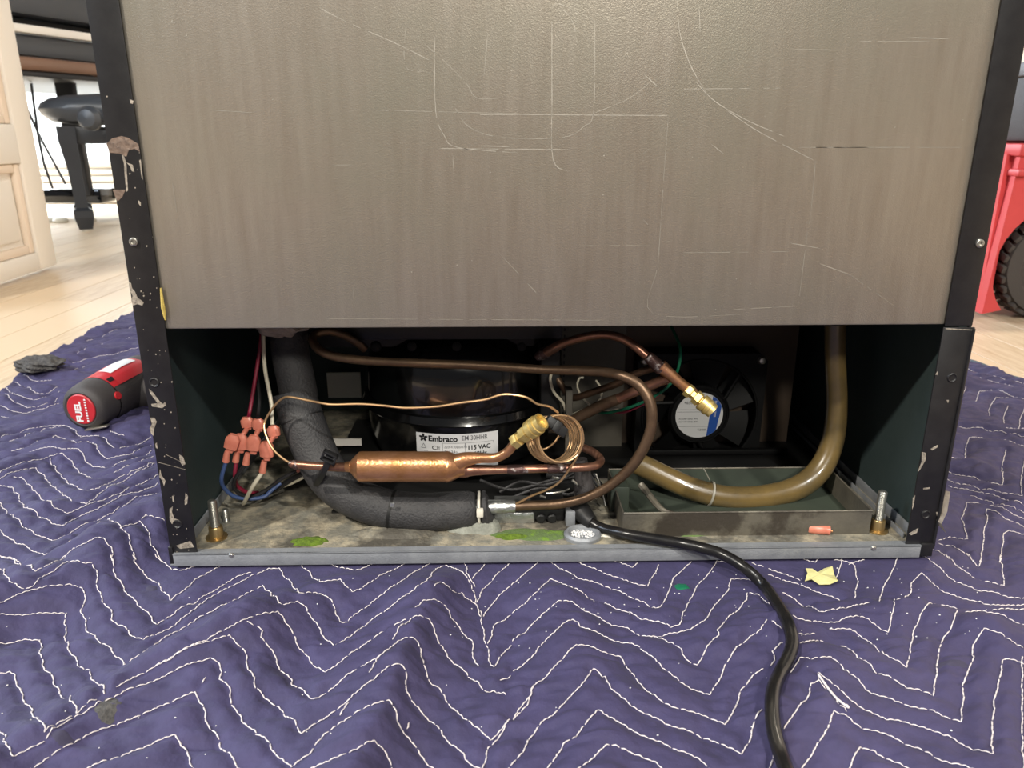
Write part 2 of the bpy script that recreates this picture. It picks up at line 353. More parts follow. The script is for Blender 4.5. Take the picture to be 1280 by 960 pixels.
ST = [((0,690),3.556,"""0,10 60,25 155,75 215,55 300,0
0,85 20,95 35,120 75,130 95,150 125,150 160,125 215,85 240,70 300,35 345,30 365,40 410,35 425,70 430,130 445,190 490,250 500,290 560,330 600,370 630,380 700,350 830,270 960,180 1050,140 1138,95
0,215 60,185 125,160 220,140 300,133 370,148 375,180 362,250 375,300 390,345 430,375 490,420 520,455 552,487 620,445 700,390 760,350 880,280 930,258 1000,230 1070,190 1138,160
0,262 100,270 200,258 295,260 285,310 290,375 310,430 350,490 390,520 430,575 465,620
510,590 560,560 600,540 700,485 780,440 880,390 960,350 1060,300 1138,265
0,395 50,398 100,385 180,382 175,400 185,420 172,450 190,480 200,515 240,560 245,590 265,625 300,640 335,695 370,675 450,628
10,528 40,522 60,540 80,580 90,620 130,680 200,790 250,750 320,710
0,790 20,810 20,850 60,893 100,875 180,830 240,780 320,720 420,670 560,600 640,575 760,520 870,475 935,455 960,475 985,520 980,550 1010,580 1025,640 1050,700 1080,745 1110,760 1138,795
125,952 240,880 330,830 440,775 560,735 700,675 830,630 870,615 890,650 910,720 960,810 1000,870 1040,920 1095,960
385,958 480,920 600,870 700,825 780,798 810,840 840,910 870,960
680,500 760,455 850,405 1020,357 1050,385 1085,430 1100,490 1138,590
495,0 500,60 530,120 570,180 620,230 660,270 695,310 740,285 870,210 960,160 1050,110 1138,85
585,0 610,50 640,95 700,140 755,203 810,170 870,120 950,80 1020,45
690,0 730,50 765,75 805,85 870,65 900,55
1100,293 1138,320
910,545 890,570 888,595"""),
((320,690),3.556,"""185,42 230,85 290,130 370,120 400,140 425,172 470,155 560,100 690,35
320,48 370,72 455,80 500,62 560,38
0,100 60,75 100,75 130,110 165,145 195,175 270,165 320,190 350,240 380,300 450,260 520,210 640,130 740,70 800,38
0,160 30,145 60,170 95,215 130,222 180,210 220,235 250,280 290,345 345,408 400,375 500,300 600,230 700,160 760,125 800,75 840,60 890,75 930,105 960,140 970,190 1000,270 1010,350 1030,430 1045,490 1055,498 1100,440 1138,400
0,265 50,258 90,252 120,275 150,325 185,400 220,450 260,490 300,525 350,495 430,430 500,385 560,350 620,310 670,285
600,380 640,330 690,280 730,270 770,290 800,350 830,420 880,480 940,530 1000,595 1025,612 1060,605 1110,630 1138,625
705,240 740,205 790,195 830,220 860,250 880,300 920,345 960,390 970,480 990,498
795,145 820,125 850,140 880,170 910,170 950,200 985,240 1000,280
0,315 25,340 25,365 50,395 80,450 110,510 155,555 165,580 195,590 210,610 240,635 265,638 320,605 400,545 480,490 550,450 600,410 640,380 680,365 710,380 735,420 745,500 760,530 775,565 810,590 850,650 900,710 960,750 1000,790 1045,825 1138,735
500,525 540,460 590,420
0,590 60,645 120,700 160,735 205,790 250,755 340,700 410,645 480,580 550,525 600,490 640,485 660,510 670,590 690,650 740,700 780,740 840,810 900,870 985,945
375,705 410,650
0,795 25,800 60,850 100,890 120,920 155,942 200,905 240,880 250,860
265,840 300,800 370,750 440,705 520,670 590,643 610,680 630,740 680,820 740,895 790,960
225,958 300,925 380,890 450,860 530,825 560,860 590,915 615,960
678,745 675,770 655,785
915,30 935,60 935,85 955,115 970,150
965,115 1000,75 1030,45
980,215 1010,160 1060,110 1138,45
1010,280 1050,220 1100,170 1138,140
1028,400 1050,360 1060,315 1100,300 1138,265
1085,562 1120,550 1138,525
1000,960 1030,860 1090,790 1138,730
1115,958 1138,920"""),
((640,690),3.556,"""0,140 50,100 130,35 150,38 220,75 300,115 400,140 480,170 560,205 655,238 690,190 720,110 770,70 805,38
0,262 60,220 110,170 165,118 210,125 300,165 400,210 480,245 560,275 640,300 710,320 745,315 775,230 820,150 880,90 912,40 970,50
0,390 70,330 140,260 210,205 260,210 330,250 400,290 500,325 620,365 680,375 750,420 780,465 820,493 850,450 890,380 925,355 915,335 965,275 1010,245 1040,205 1050,172 1100,185 1138,215
620,362 700,348 790,335 860,290 900,225 960,165 975,118 1040,118 1110,125
0,520 50,490 100,440 150,380 190,345 230,305 265,293 330,325 400,360 450,380 520,395 570,410 640,475 720,545 800,595 875,630 920,560 950,490 1000,410 1060,365 1110,330 1138,285
0,735 30,690 80,625 100,580 160,530 210,480 250,430 290,400 350,410 430,440 480,455 510,490 545,550 600,600 650,645 720,675 800,700 890,725 945,760 985,700 1020,600 1050,570 1070,540 1138,495
0,730 70,665 75,630 110,570
0,930 40,885 80,815 130,745 190,705 240,650 300,590 365,508 410,545 450,600 520,660 600,710 700,755 800,790 880,825 950,860 1025,887 1060,820 1080,740 1120,680
145,958 200,890 230,850 270,825 320,765 380,690 430,715 500,765 600,810 700,850 780,880 840,915 900,958
295,958 350,910 390,870 425,840 500,865 570,890 620,920 670,958
270,38 340,65 400,90 480,115 560,140 600,148 630,100 660,50
445,38 490,55 540,68 570,40
0,45 30,30
1065,50 1100,60 1138,70"""),
((960,690),3.556,"""0,72 80,100 165,125
0,100 100,130 200,160 290,195 330,205
60,175 120,200 180,230 240,255 310,248 390,225 460,212
110,280 180,295 300,298 360,278 420,280 480,310 535,343 550,290 565,200 610,198
140,352 210,352
275,330 330,328 390,342 430,370 480,410 540,455 620,500 635,420 650,340 680,270 725,217 800,228 860,243
140,395 180,385 230,380 290,400 350,410 420,465 480,520 550,555 620,590 680,600 735,628 750,540 760,440 780,370 815,330 845,250
105,520 125,490 140,460 200,460 280,460 330,490 380,540 430,590 480,620 560,648 650,675 740,695 860,742 870,640 870,570 900,500 915,460 915,400 940,360 965,325 1000,335 1060,375 1138,415
75,770 120,700 180,630 195,570 225,560 220,520 280,560 350,630 420,680 500,720 600,742 700,770 800,805 900,855 1000,888 1000,760 1010,640 1035,540 1048,465 1080,465 1138,482
225,550 270,600 310,650 355,685
145,958 200,880 250,800 280,740 295,690 360,725 420,765 500,790 580,820 680,865 760,905 850,930 930,960
360,958 385,900 410,858 480,875 540,905 640,958
495,208 510,160 550,90 578,22
610,195 635,175 640,130 685,90 720,125 780,170 850,190 930,210 1000,225 1138,222
620,12 700,25 740,50 790,95 840,130 900,150 980,165 1060,185 1138,195
790,0 860,70 930,110 990,125 1055,138 1045,70 1035,0
880,0 940,55 955,0
290,38 340,40 380,55 400,120 385,200
330,25 315,90 295,120
360,55 430,35
60,15 130,25 210,48 230,20
880,258 960,255 1030,262 1100,300 1138,310
1000,245 1138,240
0,215 30,235
15,295 75,335
15,490 30,470 20,430 60,390 90,395
5,955 28,880
1133,765 1136,850"""),
((0,440),3.692,"""110,105 170,130 250,130
50,125 100,150 160,180 205,188 280,160
25,155 60,185 110,205 170,215 280,175
0,190 60,225 130,250 200,235 280,205
0,240 60,268 110,275 200,255 290,225
0,290 50,300
0,385 100,360 200,335 300,330 340,350 370,385 400,380 450,378 490,400 530,440 600,425 700,390
0,415 100,390 200,350 280,335
0,460 100,440 190,405 260,382 310,400 350,412 410,405 440,420 465,470 500,488 600,465 705,420
0,505 100,465 180,440 250,430 290,440 360,435 390,480 430,525 480,530 560,500 710,445
0,545 60,515 150,490 230,470 290,462 330,500 360,545 430,578 500,560 580,525 715,475
0,575 80,540 160,525 200,560 240,610 290,650 340,680 400,690 450,650 560,590 715,508
225,480 250,520 290,570 340,605 390,632 460,615 540,575 720,505
60,570 100,570 150,625 200,675 250,710 310,735 380,705 560,640 640,600 725,560
0,610 40,610 80,650 120,710 180,750 240,780 290,793 360,750 450,715 560,655 730,605
0,690 40,740 100,790 170,835 250,860 330,820 420,775 520,730 640,660 740,640
0,820 80,870 150,905 210,930 280,895 400,820 500,760 620,715 745,680
0,930 50,940 100,960
250,960 330,905 400,870 480,855 510,890 520,960
400,830 480,800 575,810 600,860 610,920 635,960
550,800 640,770 670,790 690,850 720,920 750,960
650,760 675,740 720,755 765,778
510,355 545,375 575,382
300,90 400,60 500,30 640,22
330,50 450,15 620,-20 640,-20
350,10 450,-30 560,-60 640,-75
400,-50 500,-90 625,-120"""),
((1120,440),3.694,"""290,215 305,190 325,152
370,225 385,178 440,172 520,190 591,210
435,295 430,260 460,205 520,205
500,325 498,290 522,240
570,345 575,300 591,265
275,310 350,318 450,335 591,345
290,345 400,350 500,365 591,385
240,485 320,492 325,430 340,390 400,390 480,400 591,425
510,445 495,500 490,540 495,605 440,600 370,575 235,550
225,580 300,600 400,620 500,640 560,650 585,655 578,600 585,540 591,515
240,610 330,625 450,650 591,695
240,645 350,655 460,690 591,730
200,860 250,845 330,855 325,820 305,760 320,720 328,685 400,688 480,705 591,760
390,958 405,880 410,800 425,770 420,715 470,730 520,765 591,795
480,958 495,880 500,830 520,815 591,830
200,878 260,885 320,915 360,958
150,905 200,915 240,940 265,958
325,100 420,125 591,160
330,75 450,110 591,140""")]
lines = []
for o_, s_, txt in ST:
    for ln in txt.split('\n'):
        q = [tuple(map(float, a.split(','))) for a in ln.split()]
        q = [(o_[0]+a/s_, o_[1]+b/s_) for a, b in q]
        pts = [onb(H0, a, b) for a, b in q]
        for e, d in ((0, 1), (-1, -2)):            # run on past the frame
            a, b = q[e]
            if a < 3 or a > 1277 or b > 955:
                v = (pts[e]-pts[d]); v.z = 0; v.normalize(); np_ = pts[e]+v*.07
                if e == 0: pts.insert(0, np_)
                else: pts.append(np_)
        # resample every 1 mm in plan with a slight wander
        out = [pts[0]]
        for a, b in zip(pts[:-1], pts[1:]):
            n = max(1, int((b-a).length/.001)); out += [a.lerp(b, (i+1)/n) for i in range(n)]
        ph = random.random()*9
        ol = []
        for i, p in enumerate(out):
            d = .0002*math.sin(i*.9+ph)+.0006*math.sin(i*.31+ph*2)
            ol.append(Vector((p.x+d, p.y+.7*d, 0)))
        lines.append(ol)
imp = np.zeros((ny, nx))
for l in lines:
    for p in l:
        i, j = int(round((p.x-GX0)/GS)), int(round((p.y-GY0)/GS))
        if 0 <= i < nx and 0 <= j < ny: imp[j,i] = 1
def blur(A, s):
    Kx, Ky = np.meshgrid(np.fft.rfftfreq(nx, GS), np.fft.fftfreq(ny, GS))
    return np.fft.irfft2(np.fft.rfft2(A)*np.exp(-2*(math.pi*s)**2*(Kx**2+Ky**2)), s=(ny, nx))
g1 = blur(imp, .0022); g1 = np.clip(g1/.30, 0, 1); g2 = blur(imp, .009); g2 = np.clip(g2/.12, 0, 1)
Hq = H0 + (-.0022*g1 - .0030*g2 + .0026)*(1-mk) + .0006*fnoise(.010, .006, 5)*(1-mk)*(1-g1)
cr = fnoise(.03, .0045, 11); Hq += (.0011*np.clip(cr-.8, 0, 2)*(1-mk))
cr2 = fnoise(.02, .003, 12); Hq -= (.0016*np.clip(cr2-1.1, 0, 1.5)*(1-mk))
Hq = np.clip(Hq, .0015, None); Hq = np.where(mk > .98, np.minimum(Hq, .0085), Hq)
# outline: left edge curves, right edge straight
def xl(y): return np.interp(y, [-.42,0,.25,.452,.55,.628,.78,.937,1.06], [-.84,-.80,-.745,-.712,-.735,-.742,-.755,-.75,-.70])
def xr(y): return np.interp(y, [-.42,.2,.471,.571,1.06], [.712,.705,.692,.672,.60])
inside = (XX > xl(YY)) & (XX < xr(YY))
dl = np.minimum(XX-xl(YY), xr(YY)-XX); dl = np.minimum(dl, np.minimum(YY-GY0, GY1-YY)+.002)
Hq = Hq*np.clip(np.sqrt(np.clip(dl/.006, 0, 1)), .08, 1)
idx = -np.ones((ny, nx), dtype=np.int64); keep = inside.copy()
sub = keep[:-1,:-1] & keep[1:,:-1] & keep[:-1,1:] & keep[1:,1:]
hid = (np.abs(XX[:-1,:-1]) < .28) & (YY[:-1,:-1] > .03) & (YY[:-1,:-1] < .50)
sub &= ~hid
use = np.zeros((ny, nx), bool); use[:-1,:-1] |= sub; use[1:,:-1] |= sub; use[:-1,1:] |= sub; use[1:,1:] |= sub
idx[use] = np.arange(use.sum())
co = np.stack([XX[use], YY[use], Hq[use]], 1).astype(np.float32)
jj, ii = np.nonzero(sub)
quads = np.stack([idx[jj,ii], idx[jj,ii+1], idx[jj+1,ii+1], idx[jj+1,ii]], 1).astype(np.int32)
me = bpy.data.meshes.new('fabric'); me.vertices.add(len(co)); me.vertices.foreach_set('co', co.ravel())
me.loops.add(quads.size); me.loops.foreach_set('vertex_index', quads.ravel()); me.polygons.add(len(quads))
me.polygons.foreach_set('loop_start', np.arange(0, quads.size, 4, dtype=np.int32)); me.update(calc_edges=True); me.validate(); me.shade_smooth()
me.materials.append(M['blanket'])
blanket = thing('moving_blanket', (0,0,0), 'purple-blue quilted moving blanket with white zigzag stitching spread on the wood floor', 'blanket')
o = bpy.data.objects.new('fabric', me); C.objects.link(o); o.parent = blanket
V = []; Fc = []
def stitch(pts):
    n = len(V)//4*0+len(V); m_ = len(pts)
    for k, p in enumerate(pts):
        t = (pts[min(k+1, m_-1)]-pts[max(k-1, 0)]).normalized(); s = Vector((-t.y, t.x, 0)).normalized()
        r = .00040 if 0 < k < m_-1 else .00020
        V.extend([p-s*r, p+Vector((0,0,r*.9)), p+s*r, p-Vector((0,0,r))])
    for k in range(m_-1):
        for q in range(4): Fc.append((n+k*4+q, n+k*4+(q+1) % 4, n+k*4+4+(q+1) % 4, n+k*4+4+q))
for l in lines:
    i = 0; ph = random.randint(0, 2)
    while i < len(l)-4:
        seg = l[i:i+5]
        ok = all(xl(p.y)+.003 < p.x < xr(p.y)-.003 and GY0+.003 < p.y < GY1-.003 for p in seg)
        if ok:
            pp = [Vector((p.x, p.y, samp(Hq, p.x, p.y)+(.0002, .0006, .0008, .0006, .0002)[k])) for k, p in enumerate(seg)]
            stitch(pp)
        i += 4 if random.random() < .75 else 5
sb = MB(); sb.v = V; sb.f = Fc
obj('quilt_stitching', sb, 'thread', blanket, kind='stuff', label='white zigzag quilting thread')
b = MB(); ys = np.linspace(-.415, 1.05, 90)
b.tube([(float(xr(y))-.002, y, .004+.0015*math.sin(y*60)) for y in ys], .0045, n=8, smooth=0); obj('edge_binding', b, 'binding', blanket)
def bz(x, y): return samp(Hq, x, y)
def blob(name, cx, cy, rx, ry, m, parent=None, h=.0008, seed=0, z=None, jag=.3, label=None, n=20, rings=4):
    r_ = random.Random(seed); rad = [1+jag*(r_.random()-.5)*2 for _ in range(n)]; rad = [(rad[i-1]+rad[i]*2+rad[(i+1) % n])/4 for i in range(n)]
    b = MB(); vs = []; fs = []
    zz = (lambda x, y: bz(x, y)) if z is None else (lambda x, y: z)
    vs.append((cx, cy, zz(cx, cy)+h))
    for k in range(1, rings+1):
        for i in range(n):
            a = 2*math.pi*i/n; f = k/rings; x = cx+math.cos(a)*rx*rad[i]*f; y = cy+math.sin(a)*ry*rad[i]*f
            vs.append((x, y, zz(x, y)+h*(math.sqrt(max(0, 1-f*f))+.15*(r_.random()-.5) if k < rings else -.12)))
    for i in range(n): fs.append((0, 1+i, 1+(i+1) % n))
    for k in range(rings-1):
        for i in range(n): fs.append((1+k*n+i, 1+(k+1)*n+i, 1+(k+1)*n+(i+1) % n, 1+k*n+(i+1) % n))
    b.add(vs, fs); return obj(name, b, m, parent, label=label, angle=60)
for a, b_, rx, ry, sd in ((134,884,.0065,.008,1), (78,921,.006,.003,2), (190,735,.004,.004,3), (1190,828,.012,.003,4)):
    p = onb(Hq, a, b_); blob('stain', p.x, p.y, rx, ry, 'lint' if sd in (1,) else 'stain', blanket, .0005, sd, label='grey smudge')
p = onb(Hq, 852, 733); blob('stain', p.x, p.y, .006, .005, 'green_w', blanket, .0006, 9, label='small dark green spot')
b = MB(); r_ = random.Random(3)                  # crumbs
for _ in range(150):
    a, c = (r_.uniform(560, 1240), r_.uniform(700, 800)) if r_.random() < .6 else (r_.uniform(0, 1280), r_.uniform(700, 950))
    p = onb(Hq, a, c); s = r_.uniform(.0003, .0008)
    if abs(p.x) < .31 and p.y > -.01: continue
    p.z += s*.5; b.add([p+Vector((s*r_.uniform(.6,1),0,0)), p+Vector((0,s,0)), p-Vector((s,0,0)), p-Vector((0,s*.7,0)), p+Vector((0,0,s))], [(0,1,4),(1,2,4),(2,3,4),(3,0,4),(3,2,1,0)])
tag(obj('crumbs', b, 'paper', kind='stuff', smooth=False), 'white crumbs and specks scattered over the blanket', 'debris')
# lint wad at the left blanket edge
b = MB(); r_ = random.Random(5); c0 = onb(Hq, 46, 462)
bm = bmesh.new(); bmesh.ops.create_icosphere(bm, subdivisions=4, radius=1)
for v in bm.verts:
    f = 1+.18*math.sin(v.co.x*5+1)*math.cos(v.co.y*7)+.10*math.sin(v.co.z*11+v.co.x*8); v.co = Vector((v.co.x*.030*f, v.co.y*.024*f, v.co.z*.010*f))+Vector((c0.x+.004, c0.y, c0.z+.009))
bm.verts.index_update(); b.add([v.co.copy() for v in bm.verts], [[v.index for v in f.verts] for f in bm.faces]); bm.free()
tag(obj('lint_wad', b, 'lint', loc=(c0.x, c0.y, c0.z)), 'dark grey wad of lint on the far left edge of the blanket', 'lint')
# ================================================================== APPLIANCE
ZB = .010; ZP = .020; HT = .84; PY = .001
fr = thing('refrigerator', (0,.27,ZB), 'grey-backed refrigerator cabinet with its rear lower compartment open, standing on the blanket', 'refrigerator')
obj('back_panel', MB().box((-.2805,.0012,.199), (.2812,.022,HT), bev=.0015), 'panel', fr)
bp = [o for o in fr.children if o.name.startswith('back_panel')][0]
SCR = """0,15 60,45 130,75 200,110;S
190,80 230,115 265,150 285,178 330,178
208,65 210,200 225,245 250,268 360,278;S
215,270 455,272;S
290,265 345,267;S
240,250 243,320
422,15 422,180 424,290 452,312;S
500,35 498,200 480,230 440,250 330,250 270,230 245,195
422,12 440,8 500,38
440,15 460,40 468,80
280,208 634,210;S
634,210 625,330 615,480 605,570 770,572
90,200 420,208
650,0 655,60 675,120 705,172;S
685,150 720,185 780,220 845,248;S
740,200 800,240 900,292;S
902,292 892,400 885,402
870,268 1170,268
890,268 1000,268;S
500,205 560,180 600,150
640,162 840,160
855,442 910,452;S
650,460 855,458
610,440 650,440
470,447 600,447
720,565 870,557
890,400 870,560
910,480 965,500;S
965,500 1050,560
325,460 400,540
580,390 605,418
590,135 615,158;S
712,262 735,280;S
1070,68 1145,70;S
305,60 298,140
155,50 155,120 190,130
640,270 655,290
690,10 692,60
-60,-40 -80,-140 -72,-200
20,300 60,300
-200,200 -120,205
600,270 575,290
860,90 940,90
980,75 1110,75
10,580 520,583
-270,330 -255,430
60,520 62,560"""
for st in (0, 1):
    b = MB()
    for ln in SCR.split('\n'):
        strong = ln.endswith(';S')
        if strong != bool(st): continue
        q = [tuple(map(float, a.split(','))) for a in ln.replace(';S', '').split()]
        pts = [P(400+a/1.4545, c/1.4545, 0) for a, c in q]
        if len(pts) > 2: pts, _ = catmull(pts, [1]*len(pts), 5)
        wd = .00029 if st else .00028; r_ = random.Random(len(ln)); vs = []; fs = []
        L = sum((v-u).length for u, v in zip(pts[:-1], pts[1:])); n = max(4, int(L/.006)); full = []
        for u, v in zip(pts[:-1], pts[1:]):
            k = max(1, int((v-u).length/.004)); full += [u.lerp(v, i/k) for i in range(k)]
        full.append(pts[-1])
        for i, p in enumerate(full):
            t = (full[min(i+1, len(full)-1)]-full[max(i-1, 0)]).normalized(); s = Vector((-t.z, 0, t.x))
            ww = wd*r_.uniform(.35, 1)*(.3 if i in (0, len(full)-1) else 1); vs += [(p.x-s.x*ww, .00108, p.z-s.z*ww), (p.x+s.x*ww, .00108, p.z+s.z*ww)]
        fs = [(2*i, 2*i+1, 2*i+3, 2*i+2) for i in range(len(full)-1) if r_.random() < (.96 if st else .85)]
        b.add(vs, fs)
    r_ = random.Random(40+st)
    for _ in range(60 if st else 120):
        x = r_.uniform(-.27, .27); z = r_.uniform(.205, .43); s = r_.uniform(.0002, .0006 if st else .0004); b.add([(x-s,.00108,z), (x,.00108,z-s), (x+s,.00108,z+s*.3), (x,.00108,z+s)], [(0,1,2,3)])
    obj('scratch_marks', b, 'scratch' if st else 'scratchf', bp, kind='stuff', smooth=False, label='pale scratches in the grey paint')
for sg in (-1, 1):
    x0, x1 = sorted((sg*.3000, sg*.2985))
    obj('side_panel', MB().box((x0,.0,ZB+.002), (x1,.54,HT)), 'blackpaint', fr, smooth=False)
    x0, x1 = sorted((sg*.2975, sg*.2915))
    obj('side_liner', MB().box((x0,.0012,ZP), (x1,.53,.1985)), 'liner', fr, smooth=False)
# rear flanges
obj('rear_flange', MB().box((-.3002,-.0006,ZB+.003), (-.2795,.0008,HT), bev=.0005), 'blackpaint', fr)
obj('rear_flange', MB().box((.2800,-.0006,.1985), (.3002,.0008,HT), bev=.0005), 'blackpaint', fr)
b = MB().box((.2790,-.0012,.0165), (.3022,.0004,.1975), bev=.0005); b.tube([(.3012,-.0012,.0175), (.3012,-.0012,.1965)], .0012, n=8)
obj('lower_flange', b, 'blackpaint', fr)
b = MB().tube([(.3010,-.0018,.022), (.3005,-.0018,.09), (.3012,-.0018,.196)], .0010, n=8); obj('flange_lip', b, 'blackpaint', fr)
obj('cabinet_top', MB().box((-.3,0,HT), (.3,.54,HT+.006)), 'blackpaint', fr, smooth=False)
obj('front_door', MB().box((-.3,.54,ZB+.03), (.3,.58,HT), bev=.004), 'blackpaint', fr)
obj('compartment_ceiling', MB().box((-.2912,.023,.1995), (.2912,.535,.215)), 'dark', fr, smooth=False)
obj('base_plate', MB().box((-.2975,-.0005,ZP-.0025), (.2915,.50,ZP)), 'plate', fr, smooth=False)
b = MB().box((-.2975,-.0035,ZB), (.2905,-.0012,ZP+.0008), bev=.0006); b.box((-.2975,-.0035,ZP-.0002), (.2905,.0045,ZP+.0008)); obj('front_rail', b, 'rail', fr)
b = MB().box((-.301,-.002,ZB), (-.262,.03,ZB+.0015), bev=.0004); obj('corner_foot', b, 'rail', fr)
b = MB().box((.2908,-.0025,ZB), (.3012,.012,ZB+.012), bev=.001); obj('corner_cap', b, 'blackpaint', fr)
obj('corner_cap', MB().box((-.3012,-.0018,ZB+.001), (-.2978,.02,ZB+.016), bev=.0006), 'blackpaint', fr)
for sg in (-1, 1):
    x0, x1 = sorted((sg*.2905, sg*.2890)); b = MB().box((x0,.004,ZP), (x1,.30,ZP+.009), bev=.0004)
    if sg > 0: b.box((.2820,.010,ZP), (.2832,.30,ZP+.005), bev=.0003)
    obj('plate_curb', b, 'rail', fr)
for a, c in ((289,694), (1092,685)):
    p = P(a, c, -.0035); o_ = obj('screw', MB().lathe([(.0001,.0012),(.0012,.0012),(.0020,.0006),(.0022,0)], p, (0,-1,0), 16), 'steel', fr)
# bulkheads
obj('rear_bulkhead', MB().box((.005,.215,ZP), (.262,.218,.1993)), 'bulk', fr, smooth=False)
obj('grey_bulkhead', MB().box((.020,.205,ZP), (.085,.2145,.1993), bev=.0005), 'greybulk', fr, smooth=False)
b = MB()
for k in range(24):
    z = .03+k*.0068; b.box((.0222,.2044,z), (.0238,.2051,z+.003))
obj('perforation', b, 'dark', fr, smooth=False, kind='stuff')
obj('far_bulkhead', MB().box((-.2912,.33,ZP), (.2912,.334,.1993)), 'liner', fr, smooth=False)
obj('upper_duct', MB().box((-.235,.13,.150), (-.01,.30,.1993), bev=.002), 'dark', fr)
b = MB().box((-.243,.128,.150), (-.2365,.133,.1993), bev=.001); obj('sealant_bead', b, 'yellowfoam', fr, label='yellowish sealant bead on the duct edge')
obj('rear_darkening_sheet', MB().box((.03,.130,ZP+.0002), (.2885,.325,ZP+.0016)), 'dark', fr, smooth=False)  # black sheet added to put the rear shade onto the base plate
obj('fan_shroud', MB().box((.098,.178,ZP+.002), (.250,.184,.028), bev=.001), 'fanblack', fr)
obj('rear_darkening_sheet', MB().box((-.188,.064,ZP+.0002), (.028,.325,ZP+.0016)), 'dark', fr, smooth=False)  # black sheet added to darken the plate around the compressor
p0 = P(408, 466, .30); p1 = P(441, 497, .30); obj('grille_lit_plate', MB().box((p0.x,.30,p1.z), (p1.x+.01,.303,p0.z)), 'whitepaint', fr, smooth=False)  # painted white for the light that falls in through the front grille
p0 = P(402, 549, .17); p1 = P(452, 557, .17); obj('metal_strip', MB().box((p0.x,.17,p1.z), (p1.x,.173,p0.z)), 'whitepaint', fr, smooth=False)
b = MB().tube([P(201,360,-.0006), P(204,385,-.0006), P(207,400,-.0006)], [.0006,.0015,.0006], n=6); obj('sealant_bead', b, 'yellowfoam', fr, label='yellow sealant bead beside the left flange')
# screws, dimples, chips on flanges
fl = [o for o in fr.children if o.name.startswith(('rear_flange', 'lower_flange'))]
def fscrew(a, c, par, y, col='steel', r=.0029):
    p = P(a, c, y); s = obj('screw', MB().lathe([(.0006,.0010),(.0012,.0010),(.0013,.0022),(r*.72,.0022),(r*.8,.0016),(r,.0014),(r,0)], p, (0,-1,0), 20), col, par); return s
fscrew(167.5, 302, fl[0], -.0006); fscrew(1224, 304, fl[1], -.0006)
for a, c, par, y in ((193,478,fl[0],-.0006), (222,655,fl[0],-.0006), (1190,472,fl[2],-.0012), (1157,643,fl[2],-.0012)):
    p = P(a, c, y); obj('dimple', MB().lathe([(.0006,.0001),(.0022,.0002),(.0030,.0009),(.0036,.0006),(.0038,0)], p, (0,-1,0), 20), 'blackpaint', par)
def chips(lst, par, y, seed, m='chip'):
    for k_, poly in enumerate(lst):
        m = 'tape' if seed == 1 and k_ in (0, 2) else 'chip'
        b = MB(); pts = [P(a, c, y) for a, c in poly]; b.prism(pts, (0,-.00012,0)); obj('paint_chip', b, m, par, smooth=False)
    b = MB()
    return b
chips([[(133,180),(140,173),(152,170),(160,172),(173,180),(175,190),(168,186),(161,188),(158,196),(150,192),(137,191)],
       [(152,194),(155,194),(158,205),(160,238),(158,240),(156,220),(155,204)], [(141,237),(157,237),(153,246),(147,252),(143,243)],
       [(158,203),(166,206),(168,215),(165,214),(162,207)], [(174,200),(176,200),(179,225),(177,222)], [(173,250),(176,253),(176,258),(173,254)],
       [(162,124),(167,126),(166,130),(163,129)], [(161,352),(164,354),(165,360),(169,365),(172,372),(180,378),(178,382),(172,380),(166,382),(164,375),(166,370),(162,362)]],
      fl[0], -.00062, 1)
chips([[(186,486),(191,490),(200,502),(204,505),(206,502),(208,506),(203,510),(190,508),(189,505),(197,504),(188,492)],
       [(188,522),(193,522),(196,527),(193,535),(192,545),(189,542),(187,535),(190,530)], [(224,568),(229,571),(232,580),(228,582),(225,577)],
       [(200,586),(202,594),(207,601),(205,608),(203,601),(199,596)], [(232,616),(235,620),(234,630),(231,631),(231,626)],
       [(212,636),(216,633),(215,640),(218,648),(224,650),(215,655),(212,650)], [(220,682),(238,676),(243,684),(225,686)],
       [(194,555),(196,553),(197,561),(195,560)], [(215,620),(217,620),(218,628),(216,627)]], fl[0], -.00062, 2)
chips([[(1152,565),(1157,566),(1157,575),(1150,587),(1147,590),(1152,577)], [(1163,561),(1172,556),(1172,559),(1165,563)], [(1154,610),(1162,609),(1162,611),(1154,612)],
       [(1141,622),(1144,619),(1142,632),(1140,637)], [(1136,667),(1144,662),(1148,660),(1146,666),(1139,669)], [(1182,410),(1216,412),(1215,413),(1182,411.5)],
       [(1183,500),(1186,500),(1185,504)], [(1170,640),(1172,640),(1171,645)], [(1169,468),(1172,464),(1172,469)]], fl[2], -.00125, 3)
b = MB(); r_ = random.Random(11)
for _ in range(75):
    a = r_.random(); yy = 100+a*590; xx = np.interp(yy, [0,700], [113,220])+r_.uniform(.05, .95)*np.interp(yy, [0,400,680], [40,34,22])
    if yy < 330 and r_.random() < .6: continue
    p = P(xx, yy, -.0006); s = r_.uniform(.0002,.0007); b.add([(p.x-s,-.00075,p.z), (p.x,-.00075,p.z-s*1.3), (p.x+s,-.00075,p.z+s*.4), (p.x,-.00075,p.z+s)], [(0,1,2,3)])
obj('paint_specks', b, 'chip', fl[0], smooth=False, kind='stuff')
for (a, c), (d, e), k_ in (((207,568),(226,577),0), ((198,578),(232,587),0)):
    obj('scuff_line', MB().tube([P(a, c, -.0008), P(d, e, -.0008)], .00014, n=4, smooth=0), 'chip', fl[k_])
